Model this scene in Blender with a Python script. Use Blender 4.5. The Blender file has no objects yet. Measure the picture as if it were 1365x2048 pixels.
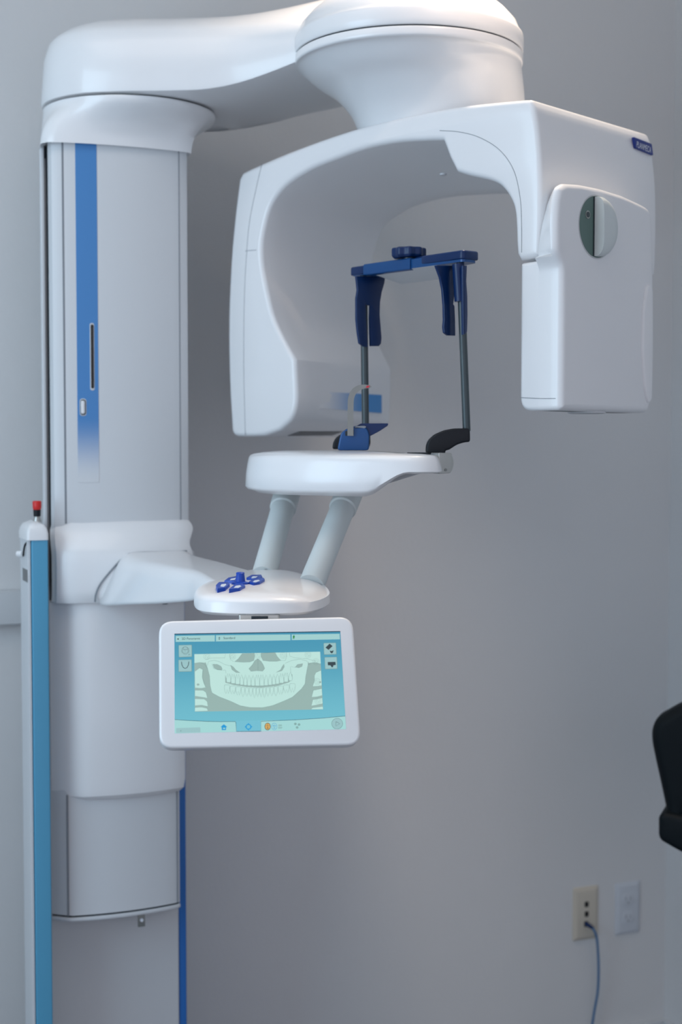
import bpy, math, random
from mathutils import Vector as V, Matrix
random.seed(4)
scene = bpy.context.scene
COL = scene.collection
PI = math.pi

# ------------------------------------------------------------------ camera
CAMZ = 1.53
FPX = 2844.4
PITCH = math.atan(139 / FPX)
cam_d = bpy.data.cameras.new('camera')
cam = bpy.data.objects.new('camera', cam_d); COL.objects.link(cam)
cam.location = (0, 0, CAMZ)
cam.rotation_euler = (PI / 2 - PITCH, 0, 0)
cam_d.sensor_fit = 'VERTICAL'; cam_d.sensor_height = 36; cam_d.sensor_width = 24
cam_d.lens = FPX * 36 / 2048
cam_d.clip_start = 0.05
cam_d.dof.use_dof = True
cam_d.dof.focus_distance = 2.0
cam_d.dof.aperture_fstop = 4.2
scene.camera = cam

# ------------------------------------------------------------------ light
vs = scene.view_settings
vs.view_transform = 'Standard'; vs.look = 'None'; vs.gamma = 1; vs.use_curve_mapping = False
vs.exposure = 0.06
w = bpy.data.worlds.new('world'); scene.world = w; w.use_nodes = True
w.node_tree.nodes['Background'].inputs[0].default_value = (0.83, 0.845, 0.955, 1)
w.node_tree.nodes['Background'].inputs[1].default_value = 0.88

def area(name, loc, target, sx, sy, power, color, spread=180):
    l = bpy.data.lights.new(name, 'AREA'); l.shape = 'RECTANGLE'; l.size = sx; l.size_y = sy
    l.energy = power; l.color = color; l.spread = math.radians(spread)
    o = bpy.data.objects.new(name, l); COL.objects.link(o); o.location = loc
    o.rotation_euler = (V(target) - V(loc)).to_track_quat('-Z', 'Y').to_euler()
    return o
area('window_daylight', (-1.80, 1.15, 1.85), (-0.1, 2.4, 1.5), 1.5, 1.7, 29, (0.54, 0.81, 1.0))
def spot_lamp(name, loc, target, energy, color, cone, blend=0.9, r=0.06):
    l = bpy.data.lights.new(name, 'SPOT'); l.energy = energy; l.color = color
    l.spot_size = math.radians(cone); l.spot_blend = blend; l.shadow_soft_size = r
    o = bpy.data.objects.new(name, l); COL.objects.link(o); o.location = loc
    o.rotation_euler = (V(target) - V(loc)).to_track_quat('-Z', 'Y').to_euler()
spot_lamp('warm_overhead_spot', (0.33, 2.50, 2.86), (0.2, 2.45, 2.2), 55, (1.0, 0.80, 0.62), 75)  # recessed ceiling lamp above the hub
spot_lamp('warm_overhead_spot', (0.50, 1.70, 2.88), (0.15, 2.45, 2.26), 78, (1.0, 0.78, 0.62), 18, 0.8)  # unseen narrow spot, added to warm and brighten the hub's front
area('overhead_fill', (-0.5, 1.55, 2.93), (-0.5, 1.56, 0), 1.3, 0.9, 5.5, (1.0, 0.90, 0.84), 160)  # unseen soft source, added to brighten the table and keypad tops

# ------------------------------------------------------------------ projection helpers (author's measuring tools)
FW = V((0, math.cos(PITCH), -math.sin(PITCH))); UP = V((0, math.sin(PITCH), math.cos(PITCH)))
CP = V((0, 0, CAMZ))
def ray(px, py): return V((1, 0, 0)) * ((px - 682.5) / FPX) + UP * ((1024 - py) / FPX) + FW
def at(px, py, Y):
    d = ray(px, py); return CP + d * (Y / d.y)
def onplane(px, py, P, n):
    d = ray(px, py); return CP + d * ((P - CP).dot(n) / d.dot(n))

# ------------------------------------------------------------------ materials
def mat(name, col, rough=0.5, metal=0.0, coat=0.0, emis=0.0, bump=0.0, bscale=200, var=0.0, spec=0.5):
    m = bpy.data.materials.new(name); m.use_nodes = True
    nt = m.node_tree; b = nt.nodes['Principled BSDF']
    c = (col[0], col[1], col[2], 1)
    b.inputs['Base Color'].default_value = c
    b.inputs['Roughness'].default_value = rough; b.inputs['Metallic'].default_value = metal
    b.inputs['Coat Weight'].default_value = coat; b.inputs['Coat Roughness'].default_value = 0.08
    b.inputs['Specular IOR Level'].default_value = spec
    if emis:
        b.inputs['Emission Color'].default_value = c; b.inputs['Emission Strength'].default_value = emis
    tc = nt.nodes.new('ShaderNodeTexCoord')
    if var:
        nz = nt.nodes.new('ShaderNodeTexNoise'); nz.inputs['Scale'].default_value = bscale * 0.05 + 2
        nt.links.new(tc.outputs['Object'], nz.inputs['Vector'])
        mx = nt.nodes.new('ShaderNodeMix'); mx.data_type = 'RGBA'
        mx.inputs[6].default_value = c; mx.inputs[7].default_value = (c[0] * (1 - var), c[1] * (1 - var), c[2] * (1 - var), 1)
        nt.links.new(nz.outputs['Fac'], mx.inputs[0]); nt.links.new(mx.outputs[2], b.inputs['Base Color'])
    if bump:
        nz = nt.nodes.new('ShaderNodeTexNoise'); nz.inputs['Scale'].default_value = bscale; nz.inputs['Detail'].default_value = 3
        nt.links.new(tc.outputs['Object'], nz.inputs['Vector'])
        bp = nt.nodes.new('ShaderNodeBump'); bp.inputs['Strength'].default_value = bump; bp.inputs['Distance'].default_value = 0.002
        nt.links.new(nz.outputs['Fac'], bp.inputs['Height']); nt.links.new(bp.outputs['Normal'], b.inputs['Normal'])
    return m
def srgb(r, g, b):
    f = lambda c: (c / 255 / 12.92) if c / 255 <= 0.04045 else ((c / 255 + 0.055) / 1.055) ** 2.4
    return (f(r), f(g), f(b))
def grad_mat(name, c0, c1, axis, p0, p1, rough=0.35, emis=0.0):
    # printed colour blend running from c0 to c1 along an axis of the object's own box
    m = mat(name, c0, rough); nt = m.node_tree; b = nt.nodes['Principled BSDF']
    tc = nt.nodes.new('ShaderNodeTexCoord'); sx = nt.nodes.new('ShaderNodeSeparateXYZ')
    nt.links.new(tc.outputs['Generated'], sx.inputs[0])
    mr = nt.nodes.new('ShaderNodeMapRange'); mr.interpolation_type = 'SMOOTHSTEP'
    mr.inputs['From Min'].default_value = p0; mr.inputs['From Max'].default_value = p1
    nt.links.new(sx.outputs[axis], mr.inputs['Value'])
    mx = nt.nodes.new('ShaderNodeMix'); mx.data_type = 'RGBA'
    mx.inputs[6].default_value = (*c0, 1); mx.inputs[7].default_value = (*c1, 1)
    nt.links.new(mr.outputs[0], mx.inputs[0]); nt.links.new(mx.outputs[2], b.inputs['Base Color'])
    if emis:
        nt.links.new(mx.outputs[2], b.inputs['Emission Color']); b.inputs['Emission Strength'].default_value = emis
        b.inputs['Base Color'].default_value = (0, 0, 0, 1)
    return m

WHITE_C = (0.82, 0.825, 0.84)
M = {}
M['white'] = mat('glossy_white_plastic', WHITE_C, 0.32, coat=0.35, var=0.015, bscale=30)
M['satin'] = mat('satin_white_enamel', (0.64, 0.66, 0.685), 0.42, coat=0.1, var=0.02, bscale=30)
M['satin2'] = mat('satin_grey_white_enamel', (0.60, 0.61, 0.63), 0.5, var=0.02, bscale=30)
M['tube_white'] = mat('painted_tube', (0.64, 0.69, 0.69), 0.38, var=0.02, bscale=40)
M['seam'] = mat('seam_grey', (0.23, 0.25, 0.28), 0.7)  # even dark grey for seam lines, screws and the cup insert
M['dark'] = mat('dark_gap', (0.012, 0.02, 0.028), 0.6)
M['black'] = mat('black_plastic', (0.005, 0.007, 0.011), 0.45, bump=0.1, bscale=400, spec=0.3)
M['slot'] = mat('glossy_black_slot', (0.004, 0.004, 0.005), 0.2)
M['blue'] = mat('dark_blue_plastic', (0.0012, 0.020, 0.092), 0.36, coat=0.15, var=0.05, spec=0.3)
M['blue_light'] = mat('metallic_blue_anodised', (0.004, 0.065, 0.22), 0.34, metal=0.2, coat=0.15, var=0.05)
M['key'] = mat('blue_key', (0.006, 0.06, 0.42), 0.4, var=0.03)
M['keymark'] = mat('key_symbol', (0.6, 0.68, 0.8), 0.5)
M['rod'] = mat('carbon_grey_tube', (0.05, 0.068, 0.076), 0.36, metal=0.25, var=0.05)
M['steel'] = mat('brushed_steel', (0.50, 0.50, 0.48), 0.32, metal=0.85, bump=0.1, bscale=500)
M['steel_dark'] = mat('dark_steel', (0.27, 0.28, 0.27), 0.4, metal=0.7)
M['red'] = mat('red_plastic', (0.62, 0.015, 0.015), 0.4)
M['redspot'] = mat('red_mark', (0.6, 0.03, 0.05), 0.4)
M['teal'] = mat('teal_enamel', srgb(84, 160, 196), 0.4, var=0.03)
M['blueside'] = mat('bright_blue_enamel', srgb(36, 108, 186), 0.45, var=0.03)
M['green'] = mat('dull_green_plate', (0.10, 0.17, 0.15), 0.35)
M['logo'] = mat('navy_label', (0.008, 0.03, 0.22), 0.35)
M['ink'] = mat('white_ink', (0.75, 0.78, 0.85), 0.5)
M['label'] = mat('grey_rating_label', (0.20, 0.205, 0.21), 0.5, var=0.35, bscale=900)
M['wall'] = mat('painted_plaster', (0.68, 0.68, 0.685), 0.75, bump=0.25, bscale=90, var=0.03, spec=0.25)
M['ceil'] = mat('ceiling_paint', (0.75, 0.75, 0.74), 0.9, bump=0.1, bscale=60)
M['floor'] = mat('vinyl_floor', (0.20, 0.21, 0.24), 0.45, var=0.2, bscale=60)
M['trim'] = mat('trim_paint', (0.62, 0.64, 0.66), 0.55, var=0.02)
M['ivory'] = mat('ivory_plate', (0.58, 0.53, 0.45), 0.45, var=0.02)
M['plate'] = mat('white_wall_plate', (0.58, 0.61, 0.66), 0.45, var=0.02)
M['plate_slot'] = mat('plate_recess', (0.3, 0.32, 0.35), 0.5)
M['cable'] = mat('blue_cable', (0.02, 0.13, 0.30), 0.45, var=0.04)
M['pad'] = mat('black_leather', (0.002, 0.006, 0.009), 0.6, bump=0.25, bscale=250, var=0.1, spec=0.2)
M['s_bg'] = grad_mat('screen_gradient', srgb(66, 148, 178), srgb(112, 190, 206), 2, 1.0, 0.0, 0.25, 0.0)
def scr(n, c, e=0.62):
    m = mat('screen_' + n, c, 0.35); b = m.node_tree.nodes['Principled BSDF']
    b.inputs['Base Color'].default_value = (c[0] * 0.12, c[1] * 0.12, c[2] * 0.12, 1)
    b.inputs['Emission Color'].default_value = (*c, 1); b.inputs['Emission Strength'].default_value = e
    return m
M['s_light'] = scr('pale_green', srgb(186, 222, 214), 0.9)
M['s_grey'] = scr('grey_green', srgb(148, 176, 170), 0.9)
M['s_line'] = scr('line', srgb(96, 128, 128), 0.9)
M['s_field'] = scr('field', srgb(158, 203, 202), 0.9)
M['s_icon'] = scr('icon_tile', srgb(150, 190, 192), 0.9)
M['s_bar'] = scr('toolbar', srgb(160, 210, 208), 0.9)
M['s_tab'] = scr('tab', srgb(112, 186, 204), 0.9)
M['s_dark'] = scr('dark_ink', srgb(50, 66, 72), 0.9)
M['s_blue'] = scr('bright_blue', srgb(22, 150, 208), 0.9)
M['s_orange'] = scr('skin_orange', srgb(214, 168, 92), 0.9)
M['s_ggreen'] = scr('green', srgb(30, 130, 60), 0.9)
M['s_edge'] = scr('edge', srgb(22, 70, 92), 0.9)
M['s_mid'] = scr('mid', srgb(120, 155, 152), 0.9)

# ------------------------------------------------------------------ mesh helpers
from mathutils.geometry import tessellate_polygon
TESS = ('rotating_arch',)
class MB:
    def __init__(s): s.v = []; s.f = []
    def loft(s, rings, cap0=True, cap1=True, closed=True):
        n = len(rings[0]); b = len(s.v)
        for r in rings: s.v += [V(p) for p in r]
        for i in range(len(rings) - 1):
            for j in range(n if closed else n - 1):
                k = (j + 1) % n
                s.f.append((b + i * n + j, b + i * n + k, b + (i + 1) * n + k, b + (i + 1) * n + j))
        if cap0: s.f.append(tuple(b + j for j in reversed(range(n))))
        if cap1: s.f.append(tuple(b + (len(rings) - 1) * n + j for j in range(n)))
        return s
def obj(name, mb, m, parent=None, angle=38, sharp=True):
    xs = [min(v[i] for v in mb.v) for i in range(3)]; xe = [max(v[i] for v in mb.v) for i in range(3)]
    o0 = V([(a + b) / 2 for a, b in zip(xs, xe)])
    me = bpy.data.meshes.new(name)
    me.from_pydata([tuple(v - o0) for v in mb.v], [], mb.f)
    if name in TESS:
        fs = []
        for f_ in mb.f:
            if len(f_) > 4: fs += [tuple(f_[k] for k in t) for t in tessellate_polygon([[mb.v[k] for k in f_]])]
            else: fs.append(f_)
        bpy.data.meshes.remove(me); me = bpy.data.meshes.new(name); me.from_pydata([tuple(v - o0) for v in mb.v], [], fs)
    import bmesh
    bm = bmesh.new(); bm.from_mesh(me); bmesh.ops.remove_doubles(bm, verts=bm.verts, dist=1e-6)
    bmesh.ops.recalc_face_normals(bm, faces=bm.faces); bm.to_mesh(me); bm.free()
    me.shade_smooth()
    if sharp: me.set_sharp_from_angle(angle=math.radians(angle))
    me.materials.append(m)
    o = bpy.data.objects.new(name, me); COL.objects.link(o)
    o['_w'] = tuple(o0)
    pw = V(parent['_w']) if parent is not None else V((0, 0, 0))
    o.parent = parent; o.location = o0 - pw
    return o
def thing(name, loc, label, cat, group=None):
    o = bpy.data.objects.new(name, None); COL.objects.link(o); o.location = loc; o['_w'] = tuple(loc)
    o.empty_display_size = 0.1
    o['label'] = label; o['category'] = cat
    if group: o['group'] = group
    return o
def struct(o): o['kind'] = 'structure'; return o
def spline(pts, n=6, closed=False):
    P = [V(p) for p in pts]; out = []; N = len(P)
    rng = N if closed else N - 1
    for i in range(rng):
        p0 = P[(i - 1) % N] if closed or i > 0 else P[0] * 2 - P[1]
        p1 = P[i]; p2 = P[(i + 1) % N]
        p3 = P[(i + 2) % N] if closed or i + 2 < N else P[-1] * 2 - P[-2]
        for k in range(n):
            t = k / n
            out.append(0.5 * ((2 * p1) + (p2 - p0) * t + (2 * p0 - 5 * p1 + 4 * p2 - p3) * t * t + (3 * p1 - p0 - 3 * p2 + p3) * t ** 3))
    if not closed: out.append(P[-1])
    return out
def offset(poly, d):
    n = len(poly); A = sum(poly[i][0] * poly[(i + 1) % n][1] - poly[(i + 1) % n][0] * poly[i][1] for i in range(n))
    s = 1 if A > 0 else -1; out = []
    for i in range(n):
        a = V(poly[i][:2]) - V(poly[i - 1][:2]); b = V(poly[(i + 1) % n][:2]) - V(poly[i][:2])
        if a.length < 1e-9: a = b
        if b.length < 1e-9: b = a
        a.normalize(); b.normalize()
        na = V((-a.y, a.x)) * s; nb = V((-b.y, b.x)) * s
        m = na + nb
        if m.length < 1e-6: m = na
        m.normalize(); k = min(1 / max(m.dot(na), 0.35), 1.5)
        out.append((poly[i][0] + m.x * d * k, poly[i][1] + m.y * d * k))
    # merge runs of edges that the offset has turned round (tight corners)
    grp = [[i] for i in range(n)]
    for _ in range(6):
        bad = False
        for i in range(n):
            j = (i + 1) % n
            if out[i] == out[j]: continue
            e0 = (V(poly[j][:2]) - V(poly[i][:2])); e1 = V(out[j]) - V(out[i])
            if e0.length > 1e-9 and e0.dot(e1) <= 0:
                g = grp[i] + [q for q in grp[j] if q not in grp[i]]
                mx_ = sum(out[q][0] for q in g) / len(g); my_ = sum(out[q][1] for q in g) / len(g)
                for q in g: out[q] = (mx_, my_); grp[q] = g
                bad = True
        if not bad: break
    return out
def roundpoly(pts, r, n=5):
    out = []; N = len(pts)
    for i in range(N):
        p = V(pts[i][:2]); a = V(pts[i - 1][:2]); b = V(pts[(i + 1) % N][:2])
        ri = r[i] if isinstance(r, (list, tuple)) else r
        ra = min(ri, (a - p).length * 0.48, (b - p).length * 0.48)
        if ra < 1e-7: out.append((p.x, p.y)); continue
        p1 = p + (a - p).normalized() * ra; p2 = p + (b - p).normalized() * ra
        for k in range(n + 1):
            t = k / n; q = p1 * (1 - t) ** 2 + p * 2 * t * (1 - t) + p2 * t * t
            out.append((q.x, q.y))
    return out
def circle(cx, cy, rx, ry=None, n=40, p=2.0):
    ry = ry or rx; out = []
    for i in range(n):
        a = 2 * PI * i / n; c, s = math.cos(a), math.sin(a)
        out.append((cx + rx * math.copysign(abs(c) ** (2 / p), c), cy + ry * math.copysign(abs(s) ** (2 / p), s)))
    return out
class Frame:
    def __init__(s, O, ex, ey, ez): s.O, s.x, s.y, s.z = V(O), V(ex), V(ey), V(ez)
    def p(s, x, y, z): return s.O + s.x * x + s.y * y + s.z * z
    def un(s, px, py, z=0.0):           # pixel -> (x, y) on the frame's plane at height z
        q = onplane(px, py, s.O + s.z * z, s.z) - s.O
        return (q.dot(s.x), q.dot(s.y))
def prism(poly, F, z0, z1, r0=0.0, r1=0.0, K=4, mb=None, off=0.0):
    mb = mb or MB(); rings = []
    d = 1 if z1 > z0 else -1
    def ring(o, z): return [F.p(x, y, z) for x, y in (offset(poly, o) if abs(o) > 1e-9 else poly)]
    if r0 > 0:
        for k in range(K + 1):
            a = PI / 2 * k / K; rings.append(ring(r0 * (1 - math.sin(a)), z0 + d * r0 * (1 - math.cos(a))))
    else: rings.append(ring(0, z0))
    if r1 > 0:
        for k in range(K + 1):
            a = PI / 2 * (1 - k / K); rings.append(ring(r1 * (1 - math.sin(a)), z1 - d * r1 * (1 - math.cos(a))))
    else: rings.append(ring(0, z1))
    return mb.loft(rings)
def tube(path, r, n=14, mb=None, caps=True):
    mb = mb or MB(); P = [V(p) for p in path]; rings = []
    t0 = (P[1] - P[0]).normalized(); ref = V((0, 0, 1)) if abs(t0.z) < 0.9 else V((1, 0, 0))
    nrm = t0.cross(ref).normalized()
    for i, p in enumerate(P):
        t = ((P[min(i + 1, len(P) - 1)]) - P[max(i - 1, 0)]).normalized()
        nrm = (nrm - t * nrm.dot(t)).normalized(); b = t.cross(nrm)
        ri = r[i] if isinstance(r, (list, tuple)) else r
        rings.append([p + nrm * (math.cos(2 * PI * k / n) * ri) + b * (math.sin(2 * PI * k / n) * ri) for k in range(n)])
    return mb.loft(rings, caps, caps)
def lathe(prof, O, axis=(0, 0, 1), n=48, mb=None):
    mb = mb or MB(); ax = V(axis).normalized(); ref = V((1, 0, 0)) if abs(ax.x) < 0.9 else V((0, 0, 1))
    e1 = ax.cross(ref).normalized(); e2 = ax.cross(e1)
    rings = [[V(O) + ax * z + (e1 * math.cos(2 * PI * k / n) + e2 * math.sin(2 * PI * k / n)) * max(r, 1e-4) for k in range(n)] for r, z in prof]
    return mb.loft(rings)
def box(F, x0, x1, y0, y1, z0, z1, r=0.0, mb=None, cr=0.0):
    poly = [(x0, y0), (x1, y0), (x1, y1), (x0, y1)]
    if cr: poly = roundpoly(poly, cr)
    return prism(poly, F, z0, z1, r, r, 3, mb)
def text_mesh(name, s, size, F, x, y, z, m, parent, sx=1.0):
    c = bpy.data.curves.new(name, 'FONT'); c.body = s; c.size = size
    t = bpy.data.objects.new('tmp_text', c); COL.objects.link(t); bpy.context.view_layer.update()
    me = bpy.data.meshes.new_from_object(t); bpy.data.objects.remove(t)
    mb = MB(); mb.v = [F.p(x + v.co.x * sx, y + v.co.y, z) for v in me.vertices]; mb.f = [tuple(p.vertices) for p in me.polygons]
    bpy.data.meshes.remove(me)
    return obj(name, mb, m, parent)

# ------------------------------------------------------------------ room
YAW = math.radians(22)
EA = V((math.cos(YAW), math.sin(YAW), 0)); EB = V((math.sin(YAW), -math.cos(YAW), 0)); EZ = V((0, 0, 1))
W0 = V((0.619, 3.4, 0))
WF = Frame(W0, EA, EZ, EB)             # back wall: x along the wall, y up, z out of the wall
corner = WF.un(1341, 1000)[0]
CEIL = 2.95
wf = box(WF, -3.6, corner + 0.12, 0, CEIL, -0.12, 0); struct(obj('wall_back', wf, M['wall']))
RF = Frame(WF.p(corner, 0, 0), EB, EZ, -EA)
struct(obj('wall_right', box(RF, 0, 4.2, 0, CEIL, -0.12, 0), M['wall']))
FF = Frame(W0, EA, EB, EZ)
struct(obj('floor', box(FF, -3.6, corner + 0.12, -0.12, 4.6, -0.08, 0), M['floor']))
struct(obj('ceiling', box(FF, -3.6, corner + 0.12, -0.12, 4.6, CEIL, CEIL + 0.08), M['ceil']))
# left wall with a window opening
LF = Frame(WF.p(-3.0, 0, 0), EB, EZ, EA)
lw = MB()
box(LF, 0, 0.9, 0, CEIL, -0.12, 0, mb=lw); box(LF, 4.3, 4.6, 0, CEIL, -0.12, 0, mb=lw)
box(LF, 0.9, 4.3, 0, 0.8, -0.12, 0, mb=lw); box(LF, 0.9, 4.3, 2.75, CEIL, -0.12, 0, mb=lw)
struct(obj('wall_left', lw, M['wall']))
# ledge trim on the back wall, left of the machine
t0 = WF.un(75, 1180, 0.03); t1 = WF.un(-60, 1180, 0.03); tb = WF.un(30, 1250, 0.03)
struct(obj('trim_1', box(WF, -2.9, t0[0] + 0.03, tb[1], t0[1], 0, 0.03, 0.004), M['trim']))
struct(obj('baseboard_back', box(WF, -3.0, corner, 0, 0.10, 0, 0.014, 0.003), M['trim']))
struct(obj('baseboard_right', box(RF, 0.015, 4.2, 0, 0.10, 0, 0.014, 0.003), M['trim']))

# ------------------------------------------------------------------ the x-ray machine
C1 = V((-0.396, 2.70, 0))
UNIT = thing('dental_xray_machine', (-0.43, 2.69, 0), 'large white floor-standing dental panoramic x-ray machine with rotating arch and touchscreen', 'x-ray machine')
CF = Frame(C1, EA, EB, EZ)             # column plan frame (x along face, y towards room, z up)
PFr = Frame(C1, EA, EZ, EB)            # column elevation frame
def cu(px, py, b): return PFr.un(px, py, b)
def czz(px, py, b): return PFr.un(px, py, b)[1]

# column section polygon: given left/right a and front b
def col_section(al, ar, b, back=-0.10, bow=0.011, chl=0.03, chr_=0.012, facet=False):
    pts = [(al + (b - chl - back) * 0.30, back), (al, b - chl)]
    if facet: pts = [(al + 0.02, back), (al, b - chl * 0.85), (al + chl * 0.30, b - chl * 0.62), (al + chl * 0.65, b - chl * 0.33)]
    else: pts += [(al + 0.004, b - chl * 0.5), (al + chl * 0.5, b - 0.008)]
    N = 10
    for i in range(N + 1):
        t = i / N; a = al + chl + (ar - chr_ - al - chl) * t
        pts.append((a, b - 0.004 + bow * (1 - (2 * t - 1) ** 2) - 0.0 * t))
    pts += [(ar - 0.002, b - chr_ * 0.7), (ar, b - chr_ - 0.01), (ar, back)]
    return pts
zt = czz(130, 284, 0.09); 
al, ar = cu(98, 600, 0.06)[0], cu(371, 600, 0.06)[0]
zc = czz(240, 1046, 0.10)              # top of carriage
# rear fixed column, floor to head
flx, frx = cu(97, 1950, 0.03)[0], cu(359, 1950, 0.03)[0]
o = obj('fixed_column', prism(roundpoly([(flx + 0.05, -0.14), (frx, -0.14), (frx, 0.03), (flx, 0.03)], 0.004), CF, 0.0, zt - 0.02), M['satin2'], UNIT)
o = obj('blue_side_strip', prism(roundpoly([(frx + 0.0005, -0.13), (frx + 0.016, -0.13), (frx + 0.016, 0.026), (frx + 0.0005, 0.026)], 0.003), CF, 0.0, czz(370, 1040, 0.03)), M['blueside'], UNIT)
# upper telescoping section
zb_sleeve = czz(105, 1828, 0.09)
sec = col_section(al, ar, 0.09)
UPC = obj('upper_column', prism(sec, CF, zc - 0.1, zt + 0.015), M['satin'], UNIT)
# thin rear cover on the left, behind the dark joint
bl = cu(83, 600, 0.035)[0]; bj = cu(94, 600, 0.045)[0]
obj('rear_cover', prism(roundpoly([(bl + 0.012, -0.02), (bj, -0.02), (bj, 0.035), (bl, 0.035)], 0.003), CF, zc - 0.12, zt + 0.005), M['satin'], UPC)
obj('joint_and_shade_strip', prism([(bj, -0.015), (al + 0.022, -0.015), (al + 0.001, 0.048), (bj + 0.003, 0.040)], CF, czz(240, 1800, 0.1), zt), M['dark'], UPC)  # dark joint, carried on downwards as painted shade in the gap beside the tower
# front face seams
def front_b(a, b=0.09, bow=0.011, al=al, ar=ar, chl=0.03, chr_=0.012):
    t = (a - al - chl) / (ar - chr_ - al - chl); return b - 0.004 + bow * (1 - (2 * t - 1) ** 2)
def vseam(px, z0, z1, b, parent, wd=0.0016, m='seam', bow=0.011, al=al, ar=ar):
    a = cu(px, 600, b)[0]; fb = front_b(a, b, bow, al, ar)
    return obj('panel_seam', prism([(a - wd, fb - 0.004), (a + wd, fb - 0.004), (a + wd, fb + 0.0004), (a - wd, fb + 0.0004)], CF, z0, z1), M[m], parent)
vseam(129, zc, zt, 0.09, UPC); vseam(360, zc, zt, 0.09, UPC, 0.001)
# raised front panel edge on left
# stripe, slot and button
sa0, sa1 = cu(155.5, 600, 0.10)[0], cu(197, 600, 0.10)[0]
def strip(a0, a1, z0, z1, b, th, n=5, bow=0.011):
    pts = [(a0 + (a1 - a0) * i / n, front_b(a0 + (a1 - a0) * i / n, b, bow) + th) for i in range(n + 1)]
    back = [(a1, front_b(a1, b, bow) - 0.003), (a0, front_b(a0, b, bow) - 0.003)]
    return prism(pts + back, CF, z0, z1)
M['stripe'] = grad_mat('stripe_print', srgb(68, 130, 190), (0.64, 0.66, 0.685), 2, 0.20, 0.0)
obj('blue_stripe', strip(sa0, sa1, czz(175, 965, 0.1), zt, 0.09, 0.0006), M['stripe'], UPC)
def oval(px0, px1, py0, py1, F, z):
    x0, y0 = F.un(px0, py0, z); x1, y1 = F.un(px1, py1, z)
    r = abs(x1 - x0) / 2
    return roundpoly([(x0, y1), (x1, y1), (x1, y0), (x0, y0)], r * 0.98, 6)
fb = front_b(cu(184.5, 700, 0.1)[0]) + 0.0006
obj('slot_rim', prism(oval(179.5, 189.5, 646, 781, PFr, fb), PFr, fb - 0.002, fb + 0.0012, 0, 0.0008), M['satin'], UPC)
obj('black_slot', prism(oval(181, 188, 649, 777, PFr, fb), PFr, fb - 0.002, fb + 0.0016), M['slot'], UPC)
fb = front_b(cu(166.5, 800, 0.1)[0]) + 0.0006
obj('button_rim', prism(oval(159.5, 173.5, 797, 832, PFr, fb), PFr, fb - 0.002, fb + 0.0012, 0, 0.0008), M['satin'], UPC)
obj('button_gap', prism(oval(160.5, 171.5, 799, 830, PFr, fb), PFr, fb - 0.002, fb + 0.0016), M['dark'], UPC)
obj('button', prism(oval(161.5, 169.5, 801, 828, PFr, fb), PFr, fb - 0.002, fb + 0.004, 0, 0.002), M['white'], UPC)

# funnel cap between column and overhead arm
cr = 0.160; zr = czz(265, 190, 0.155)
ccirc = []
n = 64
secN = []
def resample(poly, n, start_ang=None, c=(0, 0)):
    # sample a closed polygon at n equal angles about c
    out = []
    for i in range(n):
        a = 2 * PI * i / n; d = V((math.cos(a), math.sin(a))); best = None
        for j in range(len(poly)):
            p = V(poly[j]) - V(c); q = V(poly[(j + 1) % len(poly)]) - V(c); e = q - p
            den = d.x * e.y - d.y * e.x
            if abs(den) < 1e-12: continue
            t = (p.x * e.y - p.y * e.x) / den; u = (p.x * d.y - p.y * d.x) / den
            if t > 0 and -1e-6 <= u <= 1 + 1e-6: best = max(best or 0, t)
        out.append((c[0] + d.x * best, c[1] + d.y * best))
    return out
cc = ((bl + ar) / 2, 0.0)
csec = col_section(bl - 0.004, ar + 0.004, 0.098, back=-0.12); csec[0] = (bl + 0.034, -0.12)
seco = resample(offset(csec, -0.002), n, c=cc)
circ0 = [(0.0 + cr * math.cos(2 * PI * i / n), 0.0 + cr * math.sin(2 * PI * i / n)) for i in range(n)]
rings = []
HH = zr - zt
kk = spline([V((h_, t_, 0)) for h_, t_ in [(-0.03, 0.0), (0.2, 0.07), (0.45, 0.27), (0.65, 0.56), (0.82, 0.87), (0.91, 0.975), (0.97, 1.0), (1.0, 0.985)]], 3)
zl = [zt + HH * q.x for q in kk]; ts = [q.y for q in kk]
seco_in = offset(seco, 0.012)
zfix = lambda z: z
rings.append([CF.p(x, y, zt + 0.004) for x, y in seco_in])
for z, t in zip(zl, ts):
    rings.append([CF.p(a[0] * (1 - t) + b[0] * t, a[1] * (1 - t) + b[1] * t, z) for a, b in zip(seco, circ0)])
obj('column_cap', MB().loft(rings), M['white'], UNIT, 50)
obj('cap_joint', lathe([(cr * 0.955, zr - 0.004), (cr * 0.955, zr + 0.006)], C1), M['dark'], UNIT)

# overhead arm
HC = V((0.117, 2.50, 0)); hz = CAMZ + 0.683 - 0.0165; HZA = CAMZ + 0.683
z_in = zr + 0.003
plan = [(-0.396 - 0.163, 2.70), (-0.535, 2.61), (-0.47, 2.553), (-0.39, 2.535), (-0.30, 2.53), (-0.18, 2.515), (-0.06, 2.46), (0.02, 2.40), (0.12, 2.36),
        (0.22, 2.42), (0.26, 2.52), (0.235, 2.66), (0.15, 2.80), (0.04, 2.865), (-0.10, 2.872), (-0.24, 2.868), (-0.36, 2.868), (-0.46, 2.85), (-0.53, 2.79)]
plan = [(p.x, p.y) for p in spline(plan, 5, True)]
WFm = Frame((0, 0, 0), (1, 0, 0), (0, 1, 0), (0, 0, 1))
def armz(x, z0, z1):   # height changes along the arm
    t = min(max((x + 0.27) / 0.36, 0), 1); t = t * t * (3 - 2 * t); return z0 + (z1 - z0) * t
rings = []
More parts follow.
